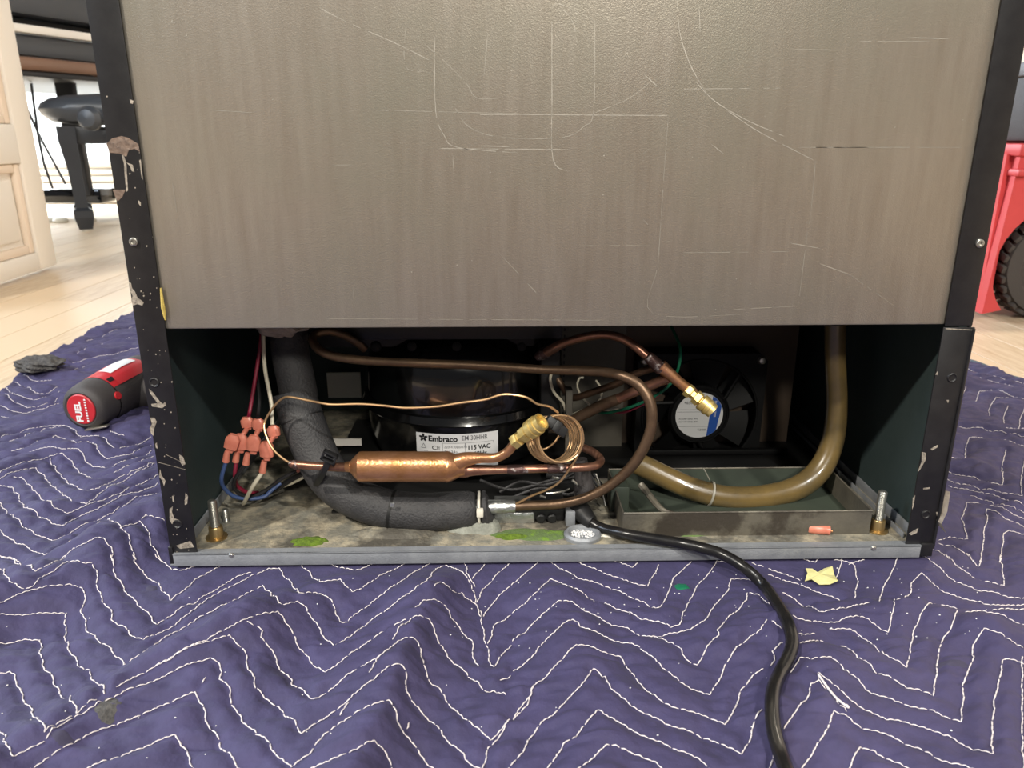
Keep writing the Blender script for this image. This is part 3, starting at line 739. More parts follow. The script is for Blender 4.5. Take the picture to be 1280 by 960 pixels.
# tattered tape hanging off the right flange
b = MB(); q = [(1187,610,.003),(1186,640,.006),(1182,655,.008),(1183,667,.004)]
L_ = [P(1178,612,.000), P(1174,640,.0), P(1170,650,-.001), P(1172,655,-.001)]; R_ = [P(1188,615,-.002), P(1184,640,-.004), P(1177,655,-.006), P(1183,667,-.008)]
vs = []
for l, r in zip(L_, R_): vs += [l, r, l+Vector((0,.0004,0)), r+Vector((0,.0004,0))]
fs = []
for i in range(3):
    k = i*4; fs += [(k,k+1,k+5,k+4), (k+2,k+6,k+7,k+3), (k,k+4,k+6,k+2), (k+1,k+3,k+7,k+5)]
b.add(vs, fs); obj('torn_tape', b, 'spray', fl[2], label='torn clear tape hanging off the corner')
# levelling bolts
def bolt(a, c, atop, h, r=.0036, big=True):
    p = G(a, c, ZP); t = thing_child = None
    b = MB(); n = int(h/.0011)
    prof = []
    for k in range(n*2): prof.append((r*(1 if k % 2 else .84), k*.00055))
    prof += [(r*.7, n*.0011+.0006), (r*.1, n*.0011+.001)]
    o = obj('levelling_bolt', MB().lathe(prof, (p.x, p.y, ZP), (0,0,1), 16), 'steel', fr, angle=20)
    if big:
        obj('spacer', MB().lathe([(.0085,0),(.0085,.0012),(.0055,.0013),(.0055,.0095),(.0048,.0105),(r,.0105)], (p.x, p.y, ZP+.0001), (0,0,1), 24), 'yzinc', o)
    return o
bolt(271, 672, 0, .034); bolt(1096, 663, 0, .036, .0036); bolt(283, 652, 0, .012, .0028, False)
# ================================================================== deposits on the plate
def dep(name, a, c, rx, ry, m, h, seed, label, cat='moss', z=ZP, jag=.3):
    p = G(a, c, z); o = blob(name, p.x, p.y, rx, ry, m, None, h, seed, z=z, jag=jag, n=36, rings=6)
    tag(o, label, cat); return o
dep('moss_patch', 387, 678, .0145, .0075, 'moss', .0035, 1, 'bright green moss patch near the front left of the base plate')
dep('moss_patch', 640, 672, .013, .004, 'moss', .003, 2, 'ragged bright green patch on the plate beside the white putty lump')
dep('corrosion_patch', 665, 668, .032, .010, 'greencrust', .0012, 3, 'flat green corrosion on the plate below the copper pipe', 'corrosion')
dep('corrosion_patch', 868, 668, .014, .004, 'greencrust', .0012, 4, 'faint green stain in front of the drip tray', 'corrosion')
dep('putty_lump', 492, 665, .034, .013, 'plate', .004, 5, 'flat grey mound on the plate under the black foam sleeve', 'putty', jag=.15)
dep('putty_lump', 585, 660, .018, .011, 'putty', .006, 6, 'grey putty lobe under the end of the foam sleeve', 'putty', jag=.15)
dep('putty_lump', 606, 661, .015, .011, 'putty', .010, 7, 'pale domed putty lump next to the green patch', 'putty', jag=.15)
dep('crumbly_deposit', 765, 668, .020, .005, 'whitep', .0015, 8, 'white crumbly deposit beside the grey ring grommet', 'deposit', jag=.5)
p = G(728, 671, ZP)
gr = thing('ring_grommet', (p.x, p.y, ZP), 'grey oval ring grommet filled with white grit on the plate edge', 'grommet')
obj('ring', MB().lathe([(.0150,0),(.0152,.003),(.0135,.0048),(.0115,.0046),(.0105,.0015)], (p.x,p.y,ZP), (0,0,1), 36, sy=.9), 'rail', gr)
b = MB(); r_ = random.Random(8)
for _ in range(140):
    a = r_.uniform(0, 6.28); rr = math.sqrt(r_.random())*.0098; s = r_.uniform(.0005,.0010); q = Vector((p.x+rr*math.cos(a), p.y+rr*math.sin(a)*.85, ZP+.0018)); b.add([q+Vector((s,0,0)), q+Vector((0,s,0)), q-Vector((s,0,0)), q-Vector((0,s,0)), q+Vector((0,0,s*1.4))], [(0,1,4),(1,2,4),(2,3,4),(3,0,4)])
obj('grit', b, 'paper', gr, kind='stuff', smooth=False)
# ================================================================== COMPRESSOR
XC, YC, RX, RY = -.080, .185, .093, .090
cp = thing('compressor', (XC,YC,ZP), 'glossy black hermetic compressor with a white printed rating label', 'compressor')
low = MB().lathe([(.045,.012),(.070,.014),(.084,.024),(.0895,.040),(.0905,.066)], (XC,YC,ZP), (0,0,1), 64, sx=RX/.0925, sy=RY/.0925)
lower = obj('lower_shell', low, 'gloss', cp)
obj('seam_rim', MB().lathe([(.088,.066),(.0945,.0665),(.0955,.068),(.0945,.0700),(.093,.0745),(.088,.075)], (XC,YC,ZP), (0,0,1), 64, sx=RX/.0925, sy=RY/.0925), 'gloss', cp)
obj('upper_shell', MB().lathe([(.0895,.0742),(.0885,.100),(.0865,.115),(.0800,.130),(.066,.142),(.040,.148),(.001,.150)], (XC,YC,ZP), (0,0,1), 64, sx=RX/.0925, sy=RY/.0925), 'gloss', cp)
for sg in (-1, 1):
    f = obj('mounting_foot', MB().box((XC+sg*.100-.02,YC-.075,ZP+.010), (XC+sg*.100+.02,YC+.075,ZP+.0135), bev=.001), 'rubber', cp)
    for s2 in (-1, 1): obj('rubber_grommet', MB().lathe([(.009,0),(.011,.002),(.011,.009),(.007,.011),(.007,.018),(.003,.019)], (XC+sg*.100, YC+s2*.06, ZP), (0,0,1), 20), 'rubber', f)
b = MB().box((-.178,.110,.162), (.012,.114,.196), bev=.001); tb = obj('top_bracket', b, 'rubber', cp)
for a in (470, 515, 571, 652): 
    p = P(a, 433, .110); obj('rivet', MB().lathe([(.004 if a != 470 else .005, 0),(.004,.002),(.002,.003)], p, (0,-1,0), 16), 'fanblack', tb)
b = MB().box((-.006,.115,.075), (.012,.175,.150), bev=.003); eb = obj('terminal_cover', b, 'dark', cp)
# label
def onshell(c, eps=0):
    t = max(0, 1-((c.x-XC)/(RX+.0001))**2); rz = np.interp(c.z-ZP, [.014,.024,.040,.066], [.070,.084,.0895,.0905])/.0925
    y = YC-RY*rz*math.sqrt(max(0, 1-((c.x-XC)/(RX*rz))**2)); return Vector((c.x, y-.0003-eps, c.z))
l0 = P(519, 543.5, .097); l1 = P(622.5, 541, .097); l2 = P(519, 588, .095)
Lw = l1.x-l0.x; Lh = .036; LT = T_frame((l0.x, 0, l0.z-Lh), (1,0,.012), (0,0,1))
def lab(x0, x1, z0, z1, eps, nx_=16, nz=6):
    vs = []; fs = []
    for j in range(nz+1):
        for i in range(nx_+1):
            c = LT @ Vector((x0+(x1-x0)*i/nx_, z0+(z1-z0)*j/nz, 0)); vs.append(onshell(c, eps))
    for j in range(nz):
        for i in range(nx_): k = j*(nx_+1)+i; fs.append((k,k+1,k+nx_+2,k+nx_+1))
    return vs, fs
lb = obj('rating_label', MB().add(*lab(0, Lw, 0, Lh, .0002)), 'paper', cp, label='white paper rating label printed in black')
def ltx(n, s, x, z, size, m='ink', bold=0, sx=1): return text(n, s, LT @ Matrix.Translation((x*Lw, z*Lh, 0)), size, m, lb, .00001, bold, fn=lambda c: onshell(c, .0004-0*c.y), sx=sx)
ltx('maker_name', 'Embraco', .15, .80, .0072, bold=.00024, sx=1.02); ltx('model_number', 'EM 30HHR', .56, .83, .0062, 'inkgrey', sx=.80, bold=.00006)
ltx('voltage_print', '115 VAC', .625, .57, .0060, bold=.00016, sx=.92); ltx('frequency_print', '60Hz', .70, .40, .0058, bold=.00014, sx=.95)
ltx('approval_mark', 'CE', .19, .57, .0056, sx=1.15, bold=.00005); ltx('approval_mark', '(VC)', .17, .30, .0045, sx=1.2)
ltx('small_print', '220/4: 060/070', .34, .62, .0034, 'inkgrey'); ltx('small_print', 'R 134a', .345, .48, .0042, 'inkgrey'); ltx('small_print', '1 PH', .50, .30, .0048, 'inkgrey')
b = MB()
def lrect(x0, x1, z0, z1, t=.0003):
    for q in ((x0,x1,z0,z0+t), (x0,x1,z1-t,z1), (x0,x0+t,z0,z1), (x1-t,x1,z0,z1)): b.add(*lab(*q, .0004, 8, 1))
lrect(.325*Lw, .60*Lw, .44*Lh, .76*Lh); lrect(.60*Lw, .945*Lw, .34*Lh, .76*Lh); lrect(.325*Lw, .60*Lw, .22*Lh, .44*Lh); lrect(.47*Lw, .60*Lw, .22*Lh, .44*Lh)
obj('ruled_boxes', b, 'inkgrey', lb, smooth=False)
b = MB()                                          # petal emblem, triangle mark
for k in range(5):
    a = math.pi/2+k*2*math.pi/5; c = Vector((.09*Lw+.0022*math.cos(a), .875*Lh+.0022*math.sin(a), 0)); n = 8
    b.add([onshell(LT @ (c+Vector((math.cos(a)*.0019*math.cos(t)-math.sin(a)*.0011*math.sin(t), math.sin(a)*.0019*math.cos(t)+math.cos(a)*.0011*math.sin(t), 0))), .0004) for t in [2*math.pi*i/n for i in range(n)]], [tuple(range(n))])
obj('petal_emblem', b, 'ink', lb, smooth=False)
b = MB()
tp = [(.06*Lw,.60*Lh), (.12*Lw,.60*Lh), (.09*Lw,.72*Lh)]
for i in range(3):
    a = Vector((*tp[i],0)); c = Vector((*tp[(i+1) % 3],0)); t = (c-a).normalized(); s = Vector((-t.y,t.x,0))*.00025; b.add([onshell(LT @ q, .0004) for q in (a-s, c-s, c+s, a+s)], [(0,1,2,3)])
b.add(*lab(.045*Lw, .14*Lw, .52*Lh, .53*Lh, .0004, 4, 1)); b.add(*lab(.06*Lw, .10*Lw, .30*Lh, .32*Lh, .0004, 4, 1))
obj('triangle_mark', b, 'inkgrey', lb, smooth=False)
# ================================================================== FAN
fc = P(874, 519, .185); FH = .0640; FY = .185
fan = thing('cooling_fan', (fc.x, FY+.015, ZP), 'square black axial fan with a round white and blue label on its hub', 'fan')
b = MB(); n = 48; R1 = .058; cs = []
for k in range(n):
    a = 2*math.pi*(k+.5)/n; m_ = max(abs(math.cos(a)), abs(math.sin(a))); cs.append((fc.x+FH*math.cos(a)/m_, fc.z+FH*math.sin(a)/m_))
ci = [(fc.x+R1*math.cos(2*math.pi*(k+.5)/n), fc.z+R1*math.sin(2*math.pi*(k+.5)/n)) for k in range(n)]
vs = [(x,FY,z) for x, z in cs]+[(x,FY,z) for x, z in ci]+[(x,FY+.026,z) for x, z in cs]+[(x,FY+.026,z) for x, z in ci]; fs = []
for k in range(n):
    j = (k+1) % n; fs += [(k,j,n+j,n+k), (2*n+k,3*n+k,3*n+j,2*n+j), (k,2*n+k,2*n+j,j), (n+k,n+j,3*n+j,3*n+k)]
b.add(vs, fs); obj('frame', b, 'fanblack', fan)
obj('rim_ring', MB().tube([(fc.x+R1*math.cos(a), FY, fc.z+R1*math.sin(a)) for a in np.linspace(0, 2*math.pi, 49)], .0012, n=6, smooth=0), 'fanblack', fan)
hub = obj('hub', MB().lathe([(.031,0),(.031,.024),(.029,.026),(.001,.026)], (fc.x,FY+.026,fc.z), (0,-1,0), 40), 'fanblack', fan)
obj('hub_ring', MB().tube([(fc.x+.0285*math.cos(a), FY-.0005, fc.z+.0285*math.sin(a)) for a in np.linspace(0, 2*math.pi, 41)], .001, n=6, smooth=0), 'fanblack', fan)
for k in range(7):
    a0 = 2*math.pi*k/7; vs = []
    for i in range(5):
        a = a0+i*.16
        for r in (.030, .0565): vs += [(fc.x+r*math.cos(a+r*4), FY+.004+i*.0036, fc.z+r*math.sin(a+r*4))]
    vs2 = [(x,y+.001,z) for x, y, z in vs]; fs = []
    for i in range(4): fs += [(2*i,2*i+1,2*i+3,2*i+2), (10+2*i,12+2*i,13+2*i,11+2*i)]
    obj('blade', MB().add(vs+vs2, fs), 'fanblack', fan)
for k in range(3):
    a = .6+k*2*math.pi/3; obj('strut', MB().tube([(fc.x+.03*math.cos(a),FY+.002,fc.z+.03*math.sin(a)), (fc.x+.060*math.cos(a+.25),FY+.002,fc.z+.060*math.sin(a+.25))], .0022, n=8, smooth=0), 'fanblack', fan)
for sx_ in (-1, 1):
    for sz_ in (-1, 1): obj('screw', MB().lathe([(.001,.0030),(.0028,.0026),(.0042,.0010),(.0045,0)], (fc.x+sx_*(FH-.0062),FY,fc.z+sz_*(FH-.0072)), (0,-1,0), 18), 'steel', fan)
obj('hub_label', MB().lathe([(.0240,0),(.0240,.0003),(.001,.0003)], (fc.x,FY-.0001,fc.z), (0,-1,0), 40), 'paper', hub, label='round white label with a blue stripe')
b = MB(); R2 = .0239; xs = [.0125,.016,.0195,.0220]
def cz(x): return math.sqrt(max(0, R2*R2-x*x))
top = [(fc.x+x, FY-.0005, fc.z+cz(x)) for x in xs]; bot = [(fc.x+x-.004, FY-.0005, fc.z-cz(x-.004)) for x in xs]
b.add(top+bot, [(i,i+1,5+i,4+i) for i in range(3)]); obj('blue_stripe', b, 'blueprint', hub, smooth=False)
FT = T_frame((fc.x,FY-.0005,fc.z), (1,0,0), (0,0,1))
for s, x, z, sz in (('4650 N', -.016, .012, .0042), ('AC 230V 50HZ 19W', -.0205, -.0045, .0022), ('AC 115V 60HZ 18W', -.0205, -.0075, .0022), ('T.0408', -.001, -.0165, .0030), ('FAN MOTOR', .0145, .0155, .0030)):
    T_ = FT @ Matrix.Translation((x, z, 0))
    if s == 'FAN MOTOR': T_ = T_ @ Matrix.Rotation(-math.pi/2, 4, 'Z'); 
    text('fan_print', s, T_, sz, 'inkgrey' if s != 'FAN MOTOR' else 'paper', hub, .00005, .00005)
b = MB()
for z in (.006,-.012,-.0005+.004): b.box((fc.x-.0225,FY-.0006,fc.z+z), (fc.x+.011,FY-.0003,fc.z+z+.0003))
obj('rule_lines', b, 'inkgrey', hub, smooth=False)
# ================================================================== DRIP TRAY
x0, x1, y0, y1, z1 = .0565, .2580, .018, .125, .041
q = G(1042, 584, z1); y1 = q.y; 
tray = thing('drip_tray', ((x0+x1)/2, (y0+y1)/2, ZP), 'grey metal drip tray at the right of the compartment', 'tray')
def wall(a, b_, m='traymetal', n='tray_wall'):
    a = Vector(a); b_ = Vector(b_); d = (b_-a).normalized(); s = Vector((-d.y,d.x,0))*.0006
    return obj(n, MB().add([a-s, b_-s, b_+s, a+s]+[v+Vector((0,0,z1-ZP)) for v in (a-s, b_-s, b_+s, a+s)], [(0,1,2,3),(4,5,6,7),(0,1,5,4),(1,2,6,5),(2,3,7,6),(3,0,4,7)]), m, tray, smooth=False)
wall((x0,y0,ZP), (x1,y0,ZP), n='front_wall'); wall((x0,y1,ZP), (x1,y1,ZP), 'traygreen', 'back_wall'); wall((x0,y0,ZP), (x0,y1,ZP)); wall((x1,y0,ZP), (x1,y1,ZP))
obj('tray_floor', MB().box((x0,y0,ZP+.0006), (x1,y1,ZP+.0014)), 'traygreen', tray, smooth=False)
b = MB().tube([(x0,y0-.0003,z1), (x1,y0-.0003,z1)], .0009, n=6); b.tube([(x1,y0,z1), (x1,y1,z1)], .0008, n=6); b.tube([(x0,y1,z1), (x1,y1,z1)], .0008, n=6); obj('rolled_rim', b, 'traymetal', tray)
b = MB(); g0 = P(800,605,.055); g1 = P(820,634,.022); b.tube([g0, P(806,612,.05), P(826,636,.024), P(842,641,.022)], [.003,.003,.0025,.001], n=8); obj('gusset', b, 'traymetal', tray)
p0 = P(762,603,.07); p1 = P(786,634,.06); obj('end_block', MB().box((p0.x,.06,ZP+.001), (p1.x,.08,p0.z), bev=.001), 'traygreen', tray)
# ================================================================== PIPES
# brown drain hose
dh = thing('drain_hose', tuple(P(1043,600,.09)), 'thick translucent amber drain hose curving down into the drip tray', 'hose')
HP = [(1044,404,.10),(1044,450,.10),(1046,505,.098),(1041,550,.094),(1026,585,.088),(1000,608,.082),(960,620,.076),(915,622,.072),(875,614,.074),(840,600,.080),(805,583,.088),(790,577,.092)]
obj('hose_tube', MB().tube([P(a,c,y) for a, c, y in HP], [.0088]*3+[.0096,.0102,.0105,.0103,.010,.010,.010,.0098,.0098], n=20), 'drain', dh)
c0 = P(888,617,.073); d0 = (P(900,620,.0725)-P(875,614,.074)).normalized()
tn = obj('cable_tie', MB().lathe([(.0103,-.0009),(.0111,-.0009),(.0111,.0009),(.0103,.0009)], c0, d0, 28), 'cleartie', dh, label='clear cable tie')
obj('tie_tail', MB().tube([P(887,600,.072), P(883,592,.072), P(879,585,.074)], .0005, n=6), 'cleartie', dh)
# suction line
sl = thing('suction_line', tuple(P(610,650,.05)), 'brown copper suction pipe looping right and back over the compressor', 'pipe')
SP = [(640,633,.040),(660,632,.040),(700,630,.037),(735,621,.033),(768,603,.028),(795,576,.024),(811,545,.022),(815,520,.022),(811,499,.025),(798,481,.030),(780,471,.036),(755,465,.045),(720,463,.052),(680,462,.056),(600,457,.062),(520,454,.066),(460,451,.070),(420,446,.074),(400,438,.078),(391,427,.084),(394,418,.092),(410,414,.098),(430,419,.103),(446,428,.108),(456,436,.113)]
obj('copper_pipe', MB().tube([P(a,c,y) for a, c, y in SP], [.0040]*5+[.0043]*5+[.0041]*3+[.0037]*12, n=14), 'coppertan', sl)
obj('foil_wrap', MB().tube([P(594,634,.040), P(612,634,.040), P(628,633,.040), P(644,633,.040)], [.0063,.0062,.0058,.0052], n=16), 'foil', sl)
# foam insulation
fo = thing('foam_insulation', tuple(P(480,660,.05)), 'thick black foam sleeve curving from the compartment ceiling to the copper pipe', 'insulation')
UP = [(360,405,.105),(363,440,.098),(370,475,.090),(375,500,.085)]
obj('upper_sleeve', MB().tube([P(a,c,y) for a, c, y in UP], .0158, n=28), 'foam', fo)
LP = [(366,488,.086),(370,500,.084),(380,530,.076),(392,560,.068),(407,590,.058),(425,610,.050),(450,625,.045),(485,636,.042),(530,640,.040),(570,638,.040),(588,636,.040),(596,635,.040)]
obj('lower_sleeve', MB().tube([P(a,c,y) for a, c, y in LP], [.0172,.0180,.0180,.0178,.0176,.0172,.0166,.0162,.0160,.0160,.0150,.0120], n=30), 'foam', fo)
obj('end_collar', MB().tube([P(601,635,.040), P(603,635,.040), P(609,635,.040), P(613,634,.040)], [.0115,.0145,.0150,.0110], n=28, smooth=3), 'foam', fo)
c0 = P(599,635,.040); obj('white_cable_tie', MB().tube([c0+Vector((0, math.cos(a)*.0135, math.sin(a)*.0135)) for a in np.linspace(0, 2*math.pi, 25)], .0012, n=6, smooth=0), 'whitep', fo)
p = P(600,640,.026); obj('tie_head', MB().box((p.x-.0028,p.y-.0035,p.z-.0035), (p.x+.0028,p.y+.001,p.z+.0035), bev=.0008), 'whitep', fo)
def band(a, c, y, tdir, r, m, w_=.0012, name='band'):
    p = P(a, c, y); return obj(name, MB().lathe([(r-.0006,-w_),(r,-w_),(r,w_),(r-.0006,w_)], p, tdir, 30), m, fo)
band(490,637,.0418, P(530,640,.040)-P(450,625,.045), .0167, 'dark', name='tape_band')
p = P(490.5, 631, .0245); obj('tape_glint', MB().box((p.x-.002,p.y-.0012,p.z-.002), (p.x+.002,p.y,p.z+.0022), bev=.0006), 'foil', fo)
band(378,524,.078, P(392,560,.068)-P(370,500,.084), .0184, 'rubber', .0007, 'seam_band')
# filter drier + cable tie
fd = thing('filter_drier', tuple(P(505,605,.02)), 'fat bright copper filter drier cylinder lying across the compressor', 'filter drier')
A = P(430,583,.022); B = P(592,583,.022); ax = (B-A).normalized(); L = (P(568,583,.022)-P(444,583,.022)).length; s0 = P(438,583.5,.022)
R = .0122
obj('body', MB().lathe([(.0040,-.004),(.0045,0),(.0080,.003),(.0105,.0055),(R-.0002,.007),(R,.009),(R,L-.003),(R+.0003,L-.002),(R,L-.0005),(.0105,L+.0035),(.0082,L+.008),(.0070,L+.012)], s0, ax, 36), 'coppershine', fd)
obj('inlet_tube', MB().tube([P(363,580,.028), P(368,580.5,.027), P(400,583,.024), P(425,584,.022), P(440,584,.022)], [.0018,.0033,.0033,.0036,.0042], n=14), 'copper', fd)
obj('inlet_crimp', MB().tube([P(362,579,.028), P(370,581,.027), P(374,581,.0268)], [.0025,.0039,.0035], n=12), 'braze', fd)
o6 = (420,400)
obj('service_tube', MB().tube([P(568,582,.021), P(577,576,.020), P(590,573,.019), P(602,572.5,.018), P(620,572,.016), P(633,566,.014), P(642,556,.012), P(648,549,.011)], [.0075,.0066,.0052,.0040,.0037,.0037,.0037,.0037], n=14), 'coppershine', fd)
obj('outlet_tube', MB().tube([P(568,585,.023), P(580,588,.023), P(592,587.5,.023), P(628,587,.022), P(670,586,.022), P(715,585,.024), P(740,583,.028), P(749,579,.034), P(750,573,.042), P(741,565,.052), P(730,560,.06)], [.0075,.0062,.0046,.0034,.0034,.0034,.0034,.0034,.0034,.0034,.0034], n=14), 'copper', fd)
obj('braze_joint', MB().tube([P(634,587,.022), P(645,587,.022), P(660,586.5,.022)], [.0036,.0040,.0036], n=14), 'braze', fd)
obj('braze_joint', MB().tube([P(684,586,.0222), P(692,585.5,.0225), P(707,585,.0235)], [.0036,.0040,.0036], n=14), 'braze', fd)
def valve(parent, a, b_, sc_=1.0):
    a = Vector(a); b_ = Vector(b_); d = (b_-a); L = d.length; d.normalize(); k = sc_
    v = obj('brass_valve', MB().lathe([(.0040*k,0),(.0054*k,.0002),(.0056*k,.10*L),(.0052*k,.18*L),(.0040*k,.2*L),(.0040*k,.30*L),(.0058*k,.32*L),(.0060*k,.48*L),(.0045*k,.52*L),(.0045*k,.56*L)], a, d, 6), 'brass', parent, angle=25)
    pr = [(.0062*k,0),(.0068*k,.02*L),(.0068*k,.16*L),(.0062*k,.17*L),(.0062*k,.19*L),(.0068*k,.20*L),(.0068*k,.30*L),(.0061*k,.31*L),(.0060*k,.44*L),(.0050*k,.44*L),(.0046*k,.36*L),(.0008*k,.36*L)]
    obj('valve_cap', MB().lathe(pr, a+d*(.54*L), d, 24), 'brass', v); return v
valve(fd, P(643,553,.0115), P(678,526,.000), 1.12)
tie = P(408,584,.024); 
b = MB(); tdir = (P(415,570,.03)-P(398,600,.03)).normalized(); 
ct = thing('cable_tie', tuple(P(405,600,.03)), 'black cable tie clamping the drier tube to the foam sleeve', 'cable tie')
b.tube([P(395,605,.030), P(400,597,.022), P(405,588,.017), P(409,579,.016), P(412,571,.018)], [.0030]*5, n=4); obj('strap', b, 'rubber', ct)
hd = P(412,571,.014); HTf = T_frame(hd, (P(420,578,.014)-P(405,564,.014)), (0,-.3,1))
b = MB(); 
HT2 = T_frame(hd, Vector((.82,0,-.45)), Vector((.4,-.1,.8)))
for q in (((-.0060,-.0042,-.002),(.0060,-.0025,.003)), ((-.0060,.0025,-.002),(.0060,.0042,.003)), ((-.0060,-.0042,-.002),(-.0042,.0042,.003)), ((.0042,-.0042,-.002),(.0060,.0042,.003)), ((-.003,-.0008,-.001),(.003,.0008,.002))): b.box(*q, HT2, bev=.0004)
obj('head', b, 'rubber', ct)
# capillary line: coil and leads
cl = thing('capillary_coil', tuple(P(700,580,.03)), 'thin copper capillary tube wound into a tight round coil', 'coil')
nc = P(702,548,.012); fcn = P(684,549,.040); axc = (fcn-nc); tu = Vector((1,0,0)); 
an = axc.normalized(); e1 = Vector((0,0,1)); e1 = (e1-an*e1.dot(an)).normalized(); e2 = an.cross(e1)
pts = []; turns = 7; RC = .0182
for i in range(turns*24+1):
    a = 2*math.pi*i/24+.4; r_c = RC+.0004*math.sin(i*.26)
    pts.append(nc+axc*(i/(turns*24)*1.0)+e1*.0004*math.sin(i//24*2.3)+e1*r_c*math.cos(a)+e2*r_c*math.sin(a))
obj('coil', MB().tube(pts, .00082, n=7, smooth=0), 'capillary', cl)
lead = [pts[0]]+[P(729,552,.012), P(722,570,.012), P(712,586,.012), P(700,602,.018), P(684,612,.026), P(664,620,.034), P(645,630,.038)]
obj('lower_lead', MB().tube([P(727,535,.012)]+lead[1:], .0009, n=7), 'capillary', cl)
pc = px((420,400), 4.571, [(1270,530),(1220,495),(1150,480),(1080,440),(960,425),(850,455),(700,475),(570,495),(400,502),(280,490),(140,480),(0,483)], [.028,.022,.020,.020,.022,.026])
pc += px((200,400), 4.571, [(940,478),(850,460),(740,440),(690,455),(640,510),(600,580),(600,640),(640,730),(700,790),(750,820)], [.028,.040,.048,.046,.036,.028])
obj('upper_lead', MB().tube(pc, .00095, n=7), 'capillary', cl)
obj('inner_lead', MB().tube([P(700,542,.03), P(694,552,.028), P(684,560,.026), P(676,562,.024)], .0009, n=7), 'capillary', cl)
hp = P(695,533,.012); KT = T_frame(hp, (.75,0,-.62), (.5,.3,.7)); b = MB().box((-.0095,-.0040,-.003), (.0095,.0040,.003), KT, bev=.001); b.box((-.003,-.0046,-.0035), (.003,.0046,.0038), KT, bev=.0008)
kc = tag(obj('wire_clip', b, 'rubber', loc=tuple(hp)), 'small black plastic clip at the top of the copper coil', 'clip')
# process/discharge assembly with brass valve
dl_ = thing('discharge_pipe', tuple(P(700,500,.09)), 'dark copper pipe arching right to a tee with a brass service valve', 'pipe')
o7 = (620,400)
obj('arched_pipe', MB().tube(px(o7, 4.571, [(290,185),(350,150),(420,122),(520,95),(620,85),(720,105),(800,155),(870,215),(940,270)], [.10,.085,.07,.058,.05]), [.0042]*2+[.0036]*7, n=14), 'copper', dl_)
obj('pipe_joint', MB().tube(px(o7, 4.571, [(230,215),(265,195),(300,178),(350,152)], [.106,.10]), [.003,.0052,.0052,.0044], n=14), 'braze', dl_)
obj('tee_fitting', MB().tube(px(o7, 4.571, [(865,205),(900,238),(945,280)], [.0505,.050]), [.0042,.0050,.0056], n=14), 'braze', dl_)
obj('valve_stub', MB().tube(px(o7, 4.571, [(940,262),(985,302),(1040,350),(1130,420)], [.050,.046]), [.0058,.0050,.0044,.0042], n=16), 'coppershine', dl_)
obj('tee_branch', MB().tube(px(o7, 4.571, [(960,262),(880,280),(780,315),(680,368),(560,410),(470,440),(425,440),(395,405),(360,350),(335,310)], [.052,.08,.11,.12]), .0031, n=12), 'copperdark', dl_)
obj('tee_branch', MB().tube(px(o7, 4.571, [(990,330),(900,365),(780,415),(700,450)], [.050,.068]), .0042, n=12), 'copper', dl_)
obj('tee_branch', MB().tube(px(o7, 4.571, [(700,450),(600,490),(520,530),(440,572)], [.068,.085]), [.0046,.0048,.0048,.0044], n=12), 'copperdark', dl_)
valve(dl_, P(858,486,.046), P(892,515,.036), 1.0)
# loose conduits behind
def wire(name, pts, r, m, label, cat='wire', n=8):
    t = MB().tube(pts, r, n=n); b0 = min(pts, key=lambda p: p.z); return tag(obj(name, t, m, loc=tuple(b0)), label, cat)
wire('green_wire', px(o7, 4.571, [(985,0),(1005,45),(1050,150),(1045,260),(1000,360),(900,440),(760,500),(640,530),(560,520)], [.15,.10,.08,.09,.12]), .0013, 'green_w', 'green earth wire looping behind the brass-tipped copper tee')
wire('red_wire', px(o7, 4.571, [(1010,330),(970,385),(900,450),(760,520),(680,530),(600,520)], [.12,.11,.12]), .0009, 'red_w', 'thin red wire running beside the green wire')
wire('white_wire', px(o7, 4.571, [(500,330),(475,335),(465,385),(500,450),(550,495),(590,520),(700,505)], .14), .0010, 'white_w', 'small white wire loop behind the copper pipes')
wire('white_wire', px(o7, 4.571, [(570,345),(600,390),(600,440),(560,485),(500,510),(430,545)], .145), .0010, 'white_w', 'white wire hooking left towards the compressor terminal')
wire('white_wire', px(o7, 4.571, [(320,300),(310,340),(330,410),(380,470),(400,520)], .105), .0013, 'white_w', 'white wire curling down the right shoulder of the compressor')
b = MB(); p = P(711,530,.10); b.box((p.x-.003,.10,.045), (p.x+.003,.112,P(711,488,.10).z), bev=.0008)
tag(obj('mounting_bracket', b, 'greybulk', loc=(p.x,.10,.045)), 'upright grey metal bracket right of the compressor', 'bracket')
# ================================================================== spade connectors and wires
def sleeve(name, a, c, ang, L, wd, par, y, label=None, m='coral'):
    p = P(a, c, y); u = Vector((math.cos(ang), 0, math.sin(ang))); v = Vector((-math.sin(ang), 0, math.cos(ang)))
    T_ = Matrix((u, Vector((0,1,0)), v)).transposed().to_4x4(); T_.translation = p
    b = MB(); h = L/2
    prof = [(-h,.45),(-h*.70,.55),(-h*.55,.95),(0,1.0),(h*.55,1.0),(h*.8,.75),(h,.6)]
    n = 14; vs = []; fs = []
    for z, r in prof:
        for k in range(n):
            a_ = 2*math.pi*k/n; cx_, sx_ = math.cos(a_), math.sin(a_); cc = math.copysign(abs(cx_)**.6, cx_); ss = math.copysign(abs(sx_)**.6, sx_)
            vs.append(T_ @ Vector((cc*wd*r, ss*wd*.55*r, z)))
    for i in range(len(prof)-1):
        for k in range(n): fs.append((i*n+k, i*n+(k+1) % n, (i+1)*n+(k+1) % n, (i+1)*n+k))
    fs += [tuple(range(n)), tuple((len(prof)-1)*n+k for k in range(n))]
    b.add(vs, fs); return obj(name, b, m, par, label=label)
o4, o5 = (200,400), (200,550)
def cx4(a, c): return (200+a/4.571, 400+c/4.571)
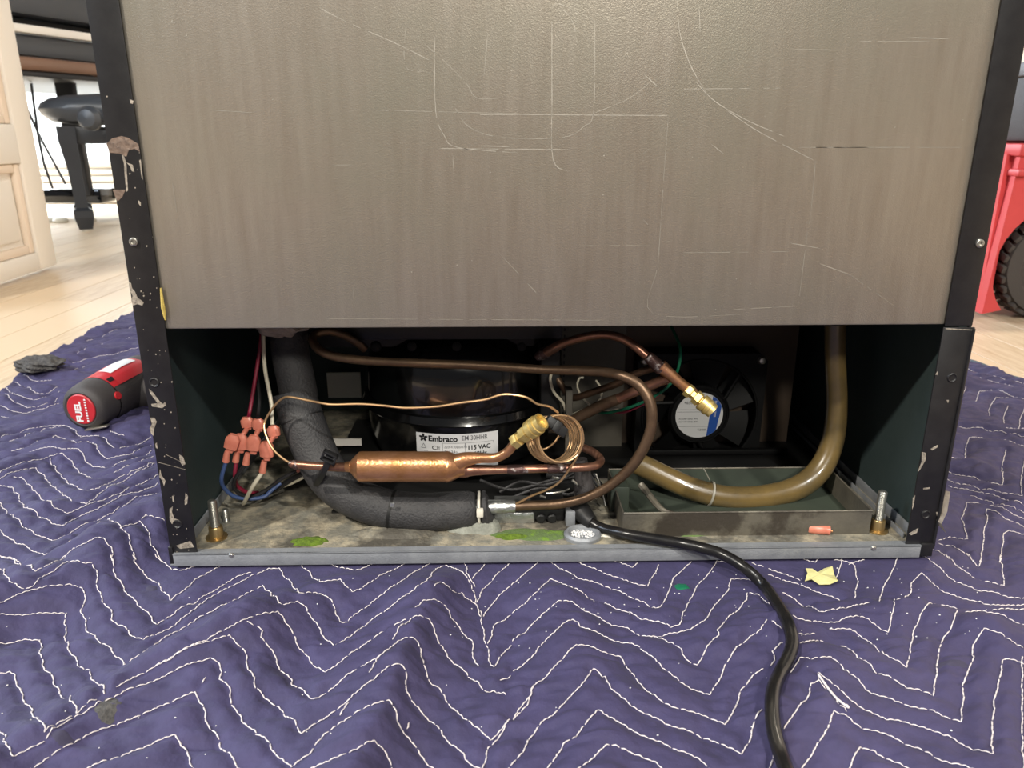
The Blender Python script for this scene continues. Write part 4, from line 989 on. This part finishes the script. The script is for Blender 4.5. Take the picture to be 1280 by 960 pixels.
specs = [
 ('blue', 'blue_w', None, [(380,800),(352,900)], [(352,215),(365,270),(420,320),(500,335),(590,325),(640,285),(690,245)], (410,705), None, .055, 'blue wire with a coral spade connector, leftmost of the connector cluster'),
 ('red', 'red_w', [(585,-10),(580,90),(550,300),(515,510),(505,560)], [(437,800),(428,900)], [(428,200),(440,260),(500,300),(560,300)], (462,705), (500,590), .062, 'dark red wire hanging from the ceiling into a coral spade connector'),
 ('black', 'black_w', [(560,250),(558,330),(568,440),(562,540),(560,570)], [(495,815),(460,890)], [(430,220),(425,275),(470,315),(540,318),(600,290),(690,225),(790,170)], (535,712), (563,600), .058, 'black wire joined by a coral spade connector between the red and white wires'),
 ('white', 'white_w', [(590,-10),(590,95),(600,280),(635,470),(642,600)], [(590,860),(560,920)], [(530,265),(485,350),(475,365)], (610,748), (650,640), .052, 'white wire with two in-line coral connectors, rightmost of the cluster')]
for nm, m_, up, lo4, lo5, c1, c2, y, lab_ in specs:
    a, c = cx4(*c1); t = thing(nm+'_connector_wire', tuple(P(a, 630, y)), lab_, 'wire')
    s1 = sleeve('spade_connector', a, c, -.35 if nm == 'blue' else (-.12 if nm != 'white' else -.05), .0165, .0058, t, y)
    lp = [P(*cx4(lo4[0][0], lo4[0][1]-30), y), P(*cx4(*lo4[0]), y)]+[P(200+u/4.571, 550+v/4.571, yy) for (u, v), yy in zip(lo5, np.linspace(y-.002, y+.022, len(lo5)))]
    for q in lp: q.z = max(q.z, ZP+.0022)
    obj('lower_wire', MB().tube(lp, .0017, n=9), m_, t)
    e = cx4(*lo4[0]); obj('crimp_barrel', MB().tube([P(e[0]+1.5, e[1]-12, y), P(e[0], e[1]-5, y), P(e[0]-1, e[1]+2, y)], [.0022,.0027,.0030], n=12), 'coral', t)
    if up:
        a2, c2_ = cx4(*c2); sleeve('spade_connector', a2, c2_, .1, .011, .0052, t, y+.004)
        obj('upper_wire', MB().tube([P(*cx4(u, v), yy) for (u, v), yy in zip(up, np.linspace(.10, y+.004, len(up)))], .0016, n=9), m_, t)
        obj('crimp_barrel', MB().tube([P(a2, c2_+5, y+.003), P((a2+a)/2, (c2_+c)/2, y+.002), P(a, c-8, y)], [.0024,.0020,.0024], n=12), 'coral', t)
wire('wire_lead', [P(353,608,.085), P(366,603,.08), P(380,596,.075), P(392,590,.07)], .0016, 'white_w', 'short white wire end running up behind the foam sleeve')
wire('wire_lead', [P(330,618,.080), P(345,612,.082), P(360,602,.08), P(385,588,.07), P(400,580,.07)], .0024, 'black_w', 'thick black lead passing under the foam sleeve')
o_ = sleeve('x', 380, 589, 1.2, .012, .004, None, .075); o_.name = 'butt_connector'; tag(o_, 'small coral butt connector tucked beneath the drier inlet tube', 'connector')
# hardened foam at the ceiling by the hose
bm = bmesh.new(); bmesh.ops.create_icosphere(bm, subdivisions=4, radius=1); p = P(352,408,.075)
for v in bm.verts:
    f = 1+.14*math.sin(v.co.x*6+2)*math.cos(v.co.y*5)+.08*math.sin(v.co.z*9+v.co.x*7); v.co = Vector((v.co.x*.021*f, v.co.y*.016*f, v.co.z*.012*f))+p+Vector((0,0,.004))
bm.verts.index_update(); b = MB().add([v.co.copy() for v in bm.verts], [[v.index for v in f.verts] for f in bm.faces]); bm.free()
obj('spray_foam', b, 'spray', fr, label='lump of dried grey-brown sealing foam')
# ================================================================== relay / clutter right of the compressor base
rl = thing('start_relay', tuple(P(690,655,.05)), 'black start relay and terminal block behind the copper pipe, at the base plate', 'relay')
p0 = P(618,655,.045); p1 = P(668,636,.045)
obj('base_bracket', MB().box((p0.x,.042,ZP), (p1.x,.075,ZP+.010), bev=.001), 'foil', rl, label='crinkled silvery bracket')
p0 = P(664,650,.05); p1 = P(706,640,.05); obj('relay_body', MB().box((p0.x,.045,ZP), (p1.x,.08,ZP+.014), bev=.002), 'rubber', rl)
for a in (676, 690): p = P(a, 648, .043); obj('terminal_screw', MB().lathe([(.001,.002),(.003,.002),(.004,.001),(.004,0)], p, (0,-1,0), 14), 'dark', rl)
p0 = P(706,650,.045); p1 = P(718,636,.045); obj('clamp_block', MB().box((p0.x,.035,ZP), (p1.x,.06,P(706,633,.045).z), bev=.001), 'rail', rl)
p = P(731,612,.07); obj('strain_sleeve', MB().lathe([(.0095,-.006),(.0100,0),(.0085,.004),(.0070,.016),(.0055,.028)], p, (-.15,.1,1), 20), 'greyrub', rl)
b = MB()
for pts in ([(600,600),(640,612),(690,600),(720,596)], [(625,615),(650,602),(680,606),(705,598),(722,588)], [(640,622),(676,610),(710,618),(730,606)], [(735,590),(745,605),(755,622),(760,640)], [(742,592),(756,612),(764,634)]):
    b.tube([P(u, v, .085) for u, v in pts], .0013, n=6)
obj('lead_bundle', b, 'foam', rl, kind='stuff')
b = MB().tube([P(683,617,.06), P(695,616,.058), P(705,614,.058), P(712,611,.06)], .0009, n=6); obj('bare_wire', b, 'steel', rl)
b = MB()
for (u0, v0, u1, v1) in ((690,596,698,598), (675,620,682,622), (715,600,722,606)): b.tube([P(u0,v0,.06), P(u1,v1,.06)], .0012, n=6, smooth=0)
obj('bare_terminals', b, 'steel', rl)
b = MB().tube([P(745,592,.07), P(752,612,.062), P(757,632,.055)], .0007, n=6); obj('wire_stay', b, 'steel', rl)
# ================================================================== POWER CORD
pcd = thing('power_cord', tuple(G(960,740,.01)), 'thick glossy black power cord snaking from the compartment over the blanket', 'cord')
CR = .0043
cpts = [P(727,640,.040), P(735,650,.032), P(752,660,.024)]
for a, c, z in ((780,667,ZP+CR+.003), (815,673,ZP+CR+.003), (850,679,ZP+CR+.0022), (878,685,.0275), (903,693,.0258), (930,709,.0225)): cpts.append(G(a, c, z))
for a, c in ((955,733),(972,756),(984,780),(990,803),(986,822),(975,842),(967,862),(965,885),(968,915),(976,945),(985,975),(1000,1010)):
    q = onb(Hq, a, c, CR*.8)
    q.z = max(q.z, samp(H0, q.x, q.y)+CR*.8); cpts.append(q)
obj('cable', MB().tube(cpts, CR, n=16), 'cordblack', pcd)
obj('strain_relief', MB().tube([P(722,634,.046), P(728,641,.040), P(736,650,.032), P(741,653,.029)], [.0085,.0082,.0066,.0054], n=18), 'rubber', pcd)
# scraps
p = G(1024, 667, ZP); sc1 = thing('connector_scrap', (p.x, p.y, ZP), 'short coral nylon connector scrap lying in front of the drip tray', 'scrap')
b = MB(); u = Vector((.93,-.15,-.05)).normalized(); b.lathe([(.0036,-.0085),(.0042,-.0075),(.0042,.004),(.0036,.006),(.0040,.0085),(.0030,.0085),(.0030,.006)], Vector((p.x-.001, p.y, ZP+.0042)), u, 14); obj('sleeve', b, 'coral', sc1)
b = MB().tube([Vector((p.x+.006,p.y-.001,ZP+.0035)), Vector((p.x+.0098,p.y-.0015,ZP+.003))], .0012, n=8, smooth=0); obj('metal_tip', b, 'coppershine', sc1)
poly = [(1007,712),(1015,714),(1020,719),(1030,713),(1040,711),(1043,721),(1047,729),(1037,733),(1024,733),(1014,727),(1006,728),(1009,719)]
tp = [onb(Hq, a, c, .001) for a, c in poly]; ctr = sum(tp, Vector((0,0,0)))/len(tp)
b = MB(); n = len(tp); vs = [q+Vector((0,0,.0012+.0012*abs(math.sin(i*1.9)))) for i, q in enumerate(tp)]+[q+Vector((0,0,.0008+.0012*abs(math.sin(i*1.9)))) for i, q in enumerate(tp)]+[ctr+Vector((0,0,.0030)), ctr+Vector((0,0,.0026))]
b.add(vs, [(i,(i+1) % n,2*n) for i in range(n)]+[(n+(i+1) % n,n+i,2*n+1) for i in range(n)]+[(i,n+i,n+(i+1) % n,(i+1) % n) for i in range(n)])
tag(obj('paper_scrap', b, 'scrap', smooth=False, loc=tuple(ctr)), 'torn pale yellow paper scrap on the blanket before the right corner', 'scrap')
b = MB().tube([onb(Hq, a, c, .0012) for a, c in ((1023,843),(1035,860),(1046,873),(1060,884))]+[onb(Hq, 1058, 881, .0014)], .0007, n=6)
tag(obj('loose_thread', b, 'thread', loc=tuple(onb(Hq, 1040, 866))), 'loose end of white thread lying right of the black cord', 'thread')
# ================================================================== IMPACT DRIVER
base = onb(Hq, 112, 537); c0 = P(103, 511, base.y-.004); c0.z = max(c0.z, base.z+.0235)
ax = Vector((.16, 1, .02)).normalized(); up = Vector((0,0,1)); up = (up-ax*up.dot(ax)).normalized(); sd = ax.cross(up)
dr_ = thing('impact_driver', (c0.x, c0.y+.04, base.z), 'red and dark grey cordless impact driver lying on the blanket left of the refrigerator', 'power tool')
obj('end_cap', MB().lathe([(.018,-.001),(.0200,-.002),(.0240,.000),(.0262,.004),(.0272,.010),(.0280,.020),(.0285,.028)], c0, ax, 40), 'greyrub', dr_)
bd = obj('end_badge', MB().lathe([(.0178,.0015),(.0181,-.0022),(.0172,-.0030),(.001,-.0034)], c0, ax, 40, sx=.96, sy=1.0), 'red', dr_, label='red disc with white lettering')
TT = Matrix((-up, -sd*-1*-1, -ax)).transposed().to_4x4()
TT = T_frame(c0-ax*.0036, up, sd)                # text runs upwards
if (TT.to_3x3() @ Vector((0,0,1))).dot(-ax) < 0: TT = T_frame(c0-ax*.0036, up, -sd)
text('badge_lettering', 'FUEL', TT @ Matrix.Translation((-.0150,-.0010,0)), .0108, 'paper', bd, .0002, .0004, sx=1.05)
b = MB()
for k in range(9): b.box((-.014+k*.0032,-.0085,-.0001), (-.0122+k*.0032,-.0064,.0003), TT)
obj('small_lettering', b, 'paper', bd, smooth=False, kind='stuff')
# housing: upper half shell red, lower half dark
def halfshell(a0, a1, z0, z1, rf, thick=0):
    vs = []; fs = []; n = 20; zs = np.linspace(z0, z1, 12)
    for z in zs:
        for k in range(n+1):
            a = a0+(a1-a0)*k/n; r = rf(z); vs.append(c0+ax*z+(sd*math.cos(a)+up*math.sin(a))*r)
    for i in range(11):
        for k in range(n): q = i*(n+1)+k; fs.append((q,q+1,q+n+2,q+n+1))
    return vs, fs
rf = lambda z: np.interp(z, [.015,.03,.07,.10,.13,.15], [.0275,.0288,.0315,.0300,.024,.021])
obj('motor_housing', MB().add(*halfshell(.62, math.pi-.02, .0285, .13, rf)), 'red', dr_)
obj('lower_overmold', MB().add(*halfshell(-math.pi+.0, .64, .0285, .13, lambda z: rf(z)+.0006)), 'greyrub', dr_)
obj('nose_cone', MB().lathe([(.0295,.10),(.0290,.118),(.024,.130),(.016,.150),(.010,.165),(.0095,.180),(.004,.181)], c0, ax, 32), 'greyrub', dr_)
# sticker, vents, latch
for n_, (a0, a1, z0, z1, dr2, m_) in {'sticker': (1.25,1.75,.045,.095,.0007,'paper'), 'side_ridge': (.62,.95,.035,.075,.0035,'red'), 'vent_slot': (.9,1.1,.030,.040,.0006,'dark'), 'black_tab': (.30,.55,.085,.098,.003,'dark')}.items():
    a0 = math.pi-a0 if False else a0; vs, fs = halfshell(a0, a1, z0, z1, lambda z, q=dr2: rf(z)+q); obj(n_, MB().add(vs, fs), m_, dr_)
gx = c0+ax*.075
obj('grip', MB().tube([gx-up*.004, gx+Vector((.035,.006,-.006)), gx+Vector((.075,.012,-.010)), gx+Vector((.115,.014,-.010))], [.024,.021,.019,.021], n=24), 'greyrub', dr_)
for dx, dz in ((.022,.016), (.055,.010)): 
    q = gx+Vector((dx,-.018,dz-.012)); obj('case_screw', MB().lathe([(.001,.002),(.004,.002),(.0048,0)], q, (0,-1,.4), 16), 'red', dr_)
q = c0+ax*.012+(sd*0)+up*0; e = P(105,513,c0.y+.01)
obj('case_screw', MB().lathe([(.001,.001),(.0045,.0012),(.005,-.002)], c0+ax*.022+(Vector((1,0,0))*.028+Vector((0,0,.008))), (.9,-.2,.3), 16), 'red', dr_)
b = MB().box((0,-.004,0), (.024,.004,.002), T_frame(P(108,538,c0.y-.006), (1,.25,.12), (0,1,0)), bev=.0006); obj('belt_clip', b, 'gold', dr_)
# ================================================================== PIANO + BENCH (left background)
a0 = P(22, 100, 2.35); dirp = Vector((P(125,111,2.75).x-P(30,103,2.45).x, .30, 0)).normalized()
pn = thing('piano', (a0.x, a0.y, 0), 'glossy black grand piano seen behind the bench, far left', 'piano')
zB = .53
def PT(u, v, z): return Vector((a0.x, a0.y, 0))+dirp*u+Vector((-dirp.y, dirp.x, 0))*v+Vector((0,0,z))
PM = T_frame((a0.x, a0.y, 0), dirp, (-dirp.y, dirp.x, 0))
for n_, u0, u1, v0, v1, z0, z1_, m_, bv in (('case_bottom',-1.0,1.2,.02,.95,.535,.555,'blackwood',.004), ('key_bed',-1.0,1.2,.00,.9,.555,.600,'woodreflect',.012), ('key_slip',-1.0,1.2,.015,.06,.604,.672,'pianoface',.004),
        ('highlight_strip',-1.0,1.2,-.012,.05,.675,.702,'whitepaint',.004), ('fallboard',-1.0,1.2,.10,.90,.702,.735,'dark',.004), ('lid',-1.0,1.2,.02,.95,.738,.86,'pianoface',.01)):  # white strip is the lid's highlight, painted on as a bar
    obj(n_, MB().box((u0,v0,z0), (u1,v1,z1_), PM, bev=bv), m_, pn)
for u in (-.85, 1.05): obj('piano_leg', MB().box((u-.06,.25,.0), (u+.06,.37,.535), PM, bev=.01), 'piano', pn)
q = P(76, 120, 2.75); obj('lyre_post', MB().box((q.x-.02,2.75,.1), (q.x+.05,2.79,.54), bev=.006), 'blackwood', pn)
obj('lyre_rod', MB().tube([P(39,104,2.7), P(47,165,2.7), P(55,205,2.7), P(66,236,2.7)], .005, n=6, smooth=0), 'blackwood', pn)
obj('lyre_rod', MB().tube([P(35,138,2.8), P(52,175,2.8), P(82,230,2.8)], .005, n=6, smooth=0), 'blackwood', pn)
q0 = P(40, 254, 2.8); q1 = P(128, 236, 2.8); obj('pedal_box', MB().box((q0.x,2.78,max(.03,q0.z)), (q1.x,2.92,q1.z), bev=.01), 'piano', pn)
for a, lb_ in ((67,'leftmost pale caster cup, beside the white door edge'), (82,'pale caster cup just left of the bench leg'), (117,'pale caster cup right of the bench leg')):
    q = P(a, 256, 2.76); tag(obj('caster_cup', MB().lathe([(.026,0),(.030,.008),(.024,.016),(.01,.018)], (q.x,2.70,.0), (0,0,1), 24), 'whitep', loc=(q.x,2.70,0)), lb_, 'caster cup', 'caster cups under the piano')
lx = P(86,200,2.36).x
bn = thing('piano_bench', (lx,2.375,0), 'black piano bench with padded leather seat and round height knob', 'bench')
sx0 = P(56, 137, 2.35).x
b = MB(); 
prof = [(0,-.055),(.6,-.053),(.88,-.042),(.97,-.02),(1,.0),(.97,.018),(.88,.034),(.7,.046),(.35,.054),(0,.056)]
prof = [(r, z) for r, z in prof]
n = 40; vs = []; fs = []
cx_, cy_, cz_ = sx0+.27, 2.44, P(60,137,2.35).z+.004
for r, z in prof:
    for k in range(n):
        a = 2*math.pi*k/n; cc, ss = math.cos(a), math.sin(a); vs.append((cx_+.30*r*math.copysign(abs(cc)**.7, cc), cy_+.16*r*math.copysign(abs(ss)**.7, ss), cz_+z))
for i in range(len(prof)-1):
    for k in range(n): fs.append((i*n+k, i*n+(k+1) % n, (i+1)*n+(k+1) % n, (i+1)*n+k))
obj('seat', MB().add(vs, fs), 'leather', bn)
ra = math.radians(27); kr = Matrix.Rotation(-ra, 3, 'Z'); kb = Vector((lx,2.375,0)); kn = kb+kr @ (P(112, 148, 2.27)-kb); obj('height_knob', MB().lathe([(.012,-.13),(.012,-.03),(.030,-.026),(.040,-.012),(.040,.006),(.028,.022),(.001,.028)], kn, kr @ Vector((0,-1,0)), 28), 'leather', bn)
zf = P(80,158,2.36).z; lx = P(86,200,2.36).x; zl = P(90,180,2.36).z
obj('apron', MB().box((lx-.03,2.36,zl), (lx+.55,2.39,zf), bev=.004), 'blackwood', bn)
obj('apron', MB().box((lx-.03,2.62,zl), (lx+.55,2.65,zf), bev=.004), 'blackwood', bn)
for ux, vy in ((lx+.0,2.375), (lx+.52,2.375), (lx+.0,2.635), (lx+.52,2.635)):
    lg = MB(); secs = [(zf,.030),(zl,.028),(.22,.022),(.085,.020),(.075,.032),(.05,.032),(.008,.022)]; vs = []; fs = []
    off = [0,0,.006,.01,.012,.012,.012]
    for (z, h), o_ in zip(secs, off): vs += [(ux-h+o_,vy-h,z), (ux+h+o_,vy-h,z), (ux+h+o_,vy+h,z), (ux-h+o_,vy+h,z)]
    for i in range(len(secs)-1):
        for k in range(4): fs.append((i*4+k, i*4+(k+1) % 4, i*4+4+(k+1) % 4, i*4+4+k))
    fs += [(0,1,2,3), (24,25,26,27)]
    l_ = obj('leg', lg.add(vs, fs), 'blackwood', bn, smooth=False)
    obj('felt_pad', MB().lathe([(.016,0),(.018,.002),(.016,.008)], (ux+.012,vy,0), (0,0,1), 16), 'whitep', l_)
bn.rotation_euler.z = math.radians(27)
# ribbed rug/heater behind
hq0 = P(105, 262, 3.6); hq1 = P(150, 232, 3.6)
ht = thing('baseboard_heater', (-2.4,3.6,0), 'low pale ribbed heater cover on the floor beneath the window', 'heater')
for k in range(6): obj('slat', MB().box((-3.0,3.60,.01+k*.035), (-1.3,3.62,.033+k*.035), bev=.003), 'whitepaint', ht)
obj('cover', MB().box((-3.0,3.62,.0), (-1.3,3.70,.23), bev=.004), 'whitepaint', ht)
cu = MB(); vs = []; fs = []; nn = 200
for i in range(nn+1):
    x = -3.2+2.1*i/nn; y = 4.40+.025*math.sin(i*.55)+.012*math.sin(i*1.7)
    vs += [(x,y,.02), (x,y,1.2), (x,y+.02*math.sin(i*.2),1.95)]
for i in range(nn): fs += [(3*i,3*i+3,3*i+4,3*i+1), (3*i+1,3*i+4,3*i+5,3*i+2)]
M['curtain'].node_tree.nodes['Principled BSDF'].inputs['Alpha'].default_value = .55
tag(obj('sheer_curtain', cu.add(vs, fs), 'curtain', loc=(-2.15,4.4,.02)), 'bright sheer white curtain hanging behind the piano', 'curtain')
# ================================================================== RED CART (right background)
cY = .86; cx0 = .880; WR = .097; wc = Vector((.992, cY+.03, WR))
ca = thing('tool_cart', (1.15, 1.0, 0), 'red plastic rolling tool cart with knobbly grey-black wheels at the right edge', 'cart')
out = [(cx0-.012,.012),(cx0+.002,.255),(cx0+.010,.262),(cx0+.002,.268),(cx0+.004,.30),(1.42,.30),(1.42,.012)]
arch = [(wc.x+.118*math.cos(a), max(.012, wc.z+.118*math.sin(a))) for a in np.linspace(-.7, math.pi+.72, 24)]
poly = [(cx0-.012,.012),(cx0+.004,.30),(1.42,.30),(1.42,.012)]+[p for p in arch]
obj('cart_body', MB().prism([(x, cY, z) for x, z in poly], (0,.02,0)), 'redcart', ca, smooth=False)
obj('cart_side', MB().box((cx0-.008,cY+.02,.012), (cx0+.012,cY+.42,.30)), 'redcart', ca, smooth=False)
obj('cart_floor', MB().box((cx0+.012,cY+.09,.10), (1.42,cY+.42,.30)), 'redcart', ca, smooth=False)
b = MB().box((cx0-.002,cY-.012,.262), (1.43,cY+.44,.275), bev=.004); b.box((cx0-.004,cY-.008,.296), (1.43,cY+.44,.318), bev=.005); obj('lip_moulding', b, 'redcart', ca)
obj('grey_tub', MB().box((cx0+.014,cY,.320), (1.42,cY+.42,.44), bev=.01), 'greyrub', ca); obj('tub_rim', MB().box((cx0+.004,cY-.01,.43), (1.43,cY+.43,.455), bev=.006), 'wheelgrey', ca)
def wheel(c):
    w_ = obj('wheel', MB().lathe([(.060,-.022),(.066,-.028),(.088,-.026),(.0925,-.016),(.0925,.016),(.088,.026),(.066,.028),(.060,.022)], c, (0,-1,0), 48), 'tyre', ca)
    for k in range(30):
        a = 2*math.pi*k/30
        for sg in (-1, 1):
            T_ = Matrix.Translation(c) @ Matrix.Rotation(-(a+(.05 if sg > 0 else 0)), 4, 'Y') @ Matrix.Translation((.0935, sg*.014, 0)) @ Matrix.Rotation(sg*.35, 4, 'X')
            obj('tread_block', MB().box((-.003,-.012,-.0065), (.0045,.012,.0065), T_, bev=.0012), 'tyre', w_)
    obj('wheel_hub', MB().lathe([(.060,-.015),(.060,.020),(.052,.022),(.048,.012),(.020,.010),(.018,.024),(.001,.025)], c, (0,-1,0), 40), 'wheelgrey', w_)
wheel(wc)
wheel(wc+Vector((.36,0,0)))
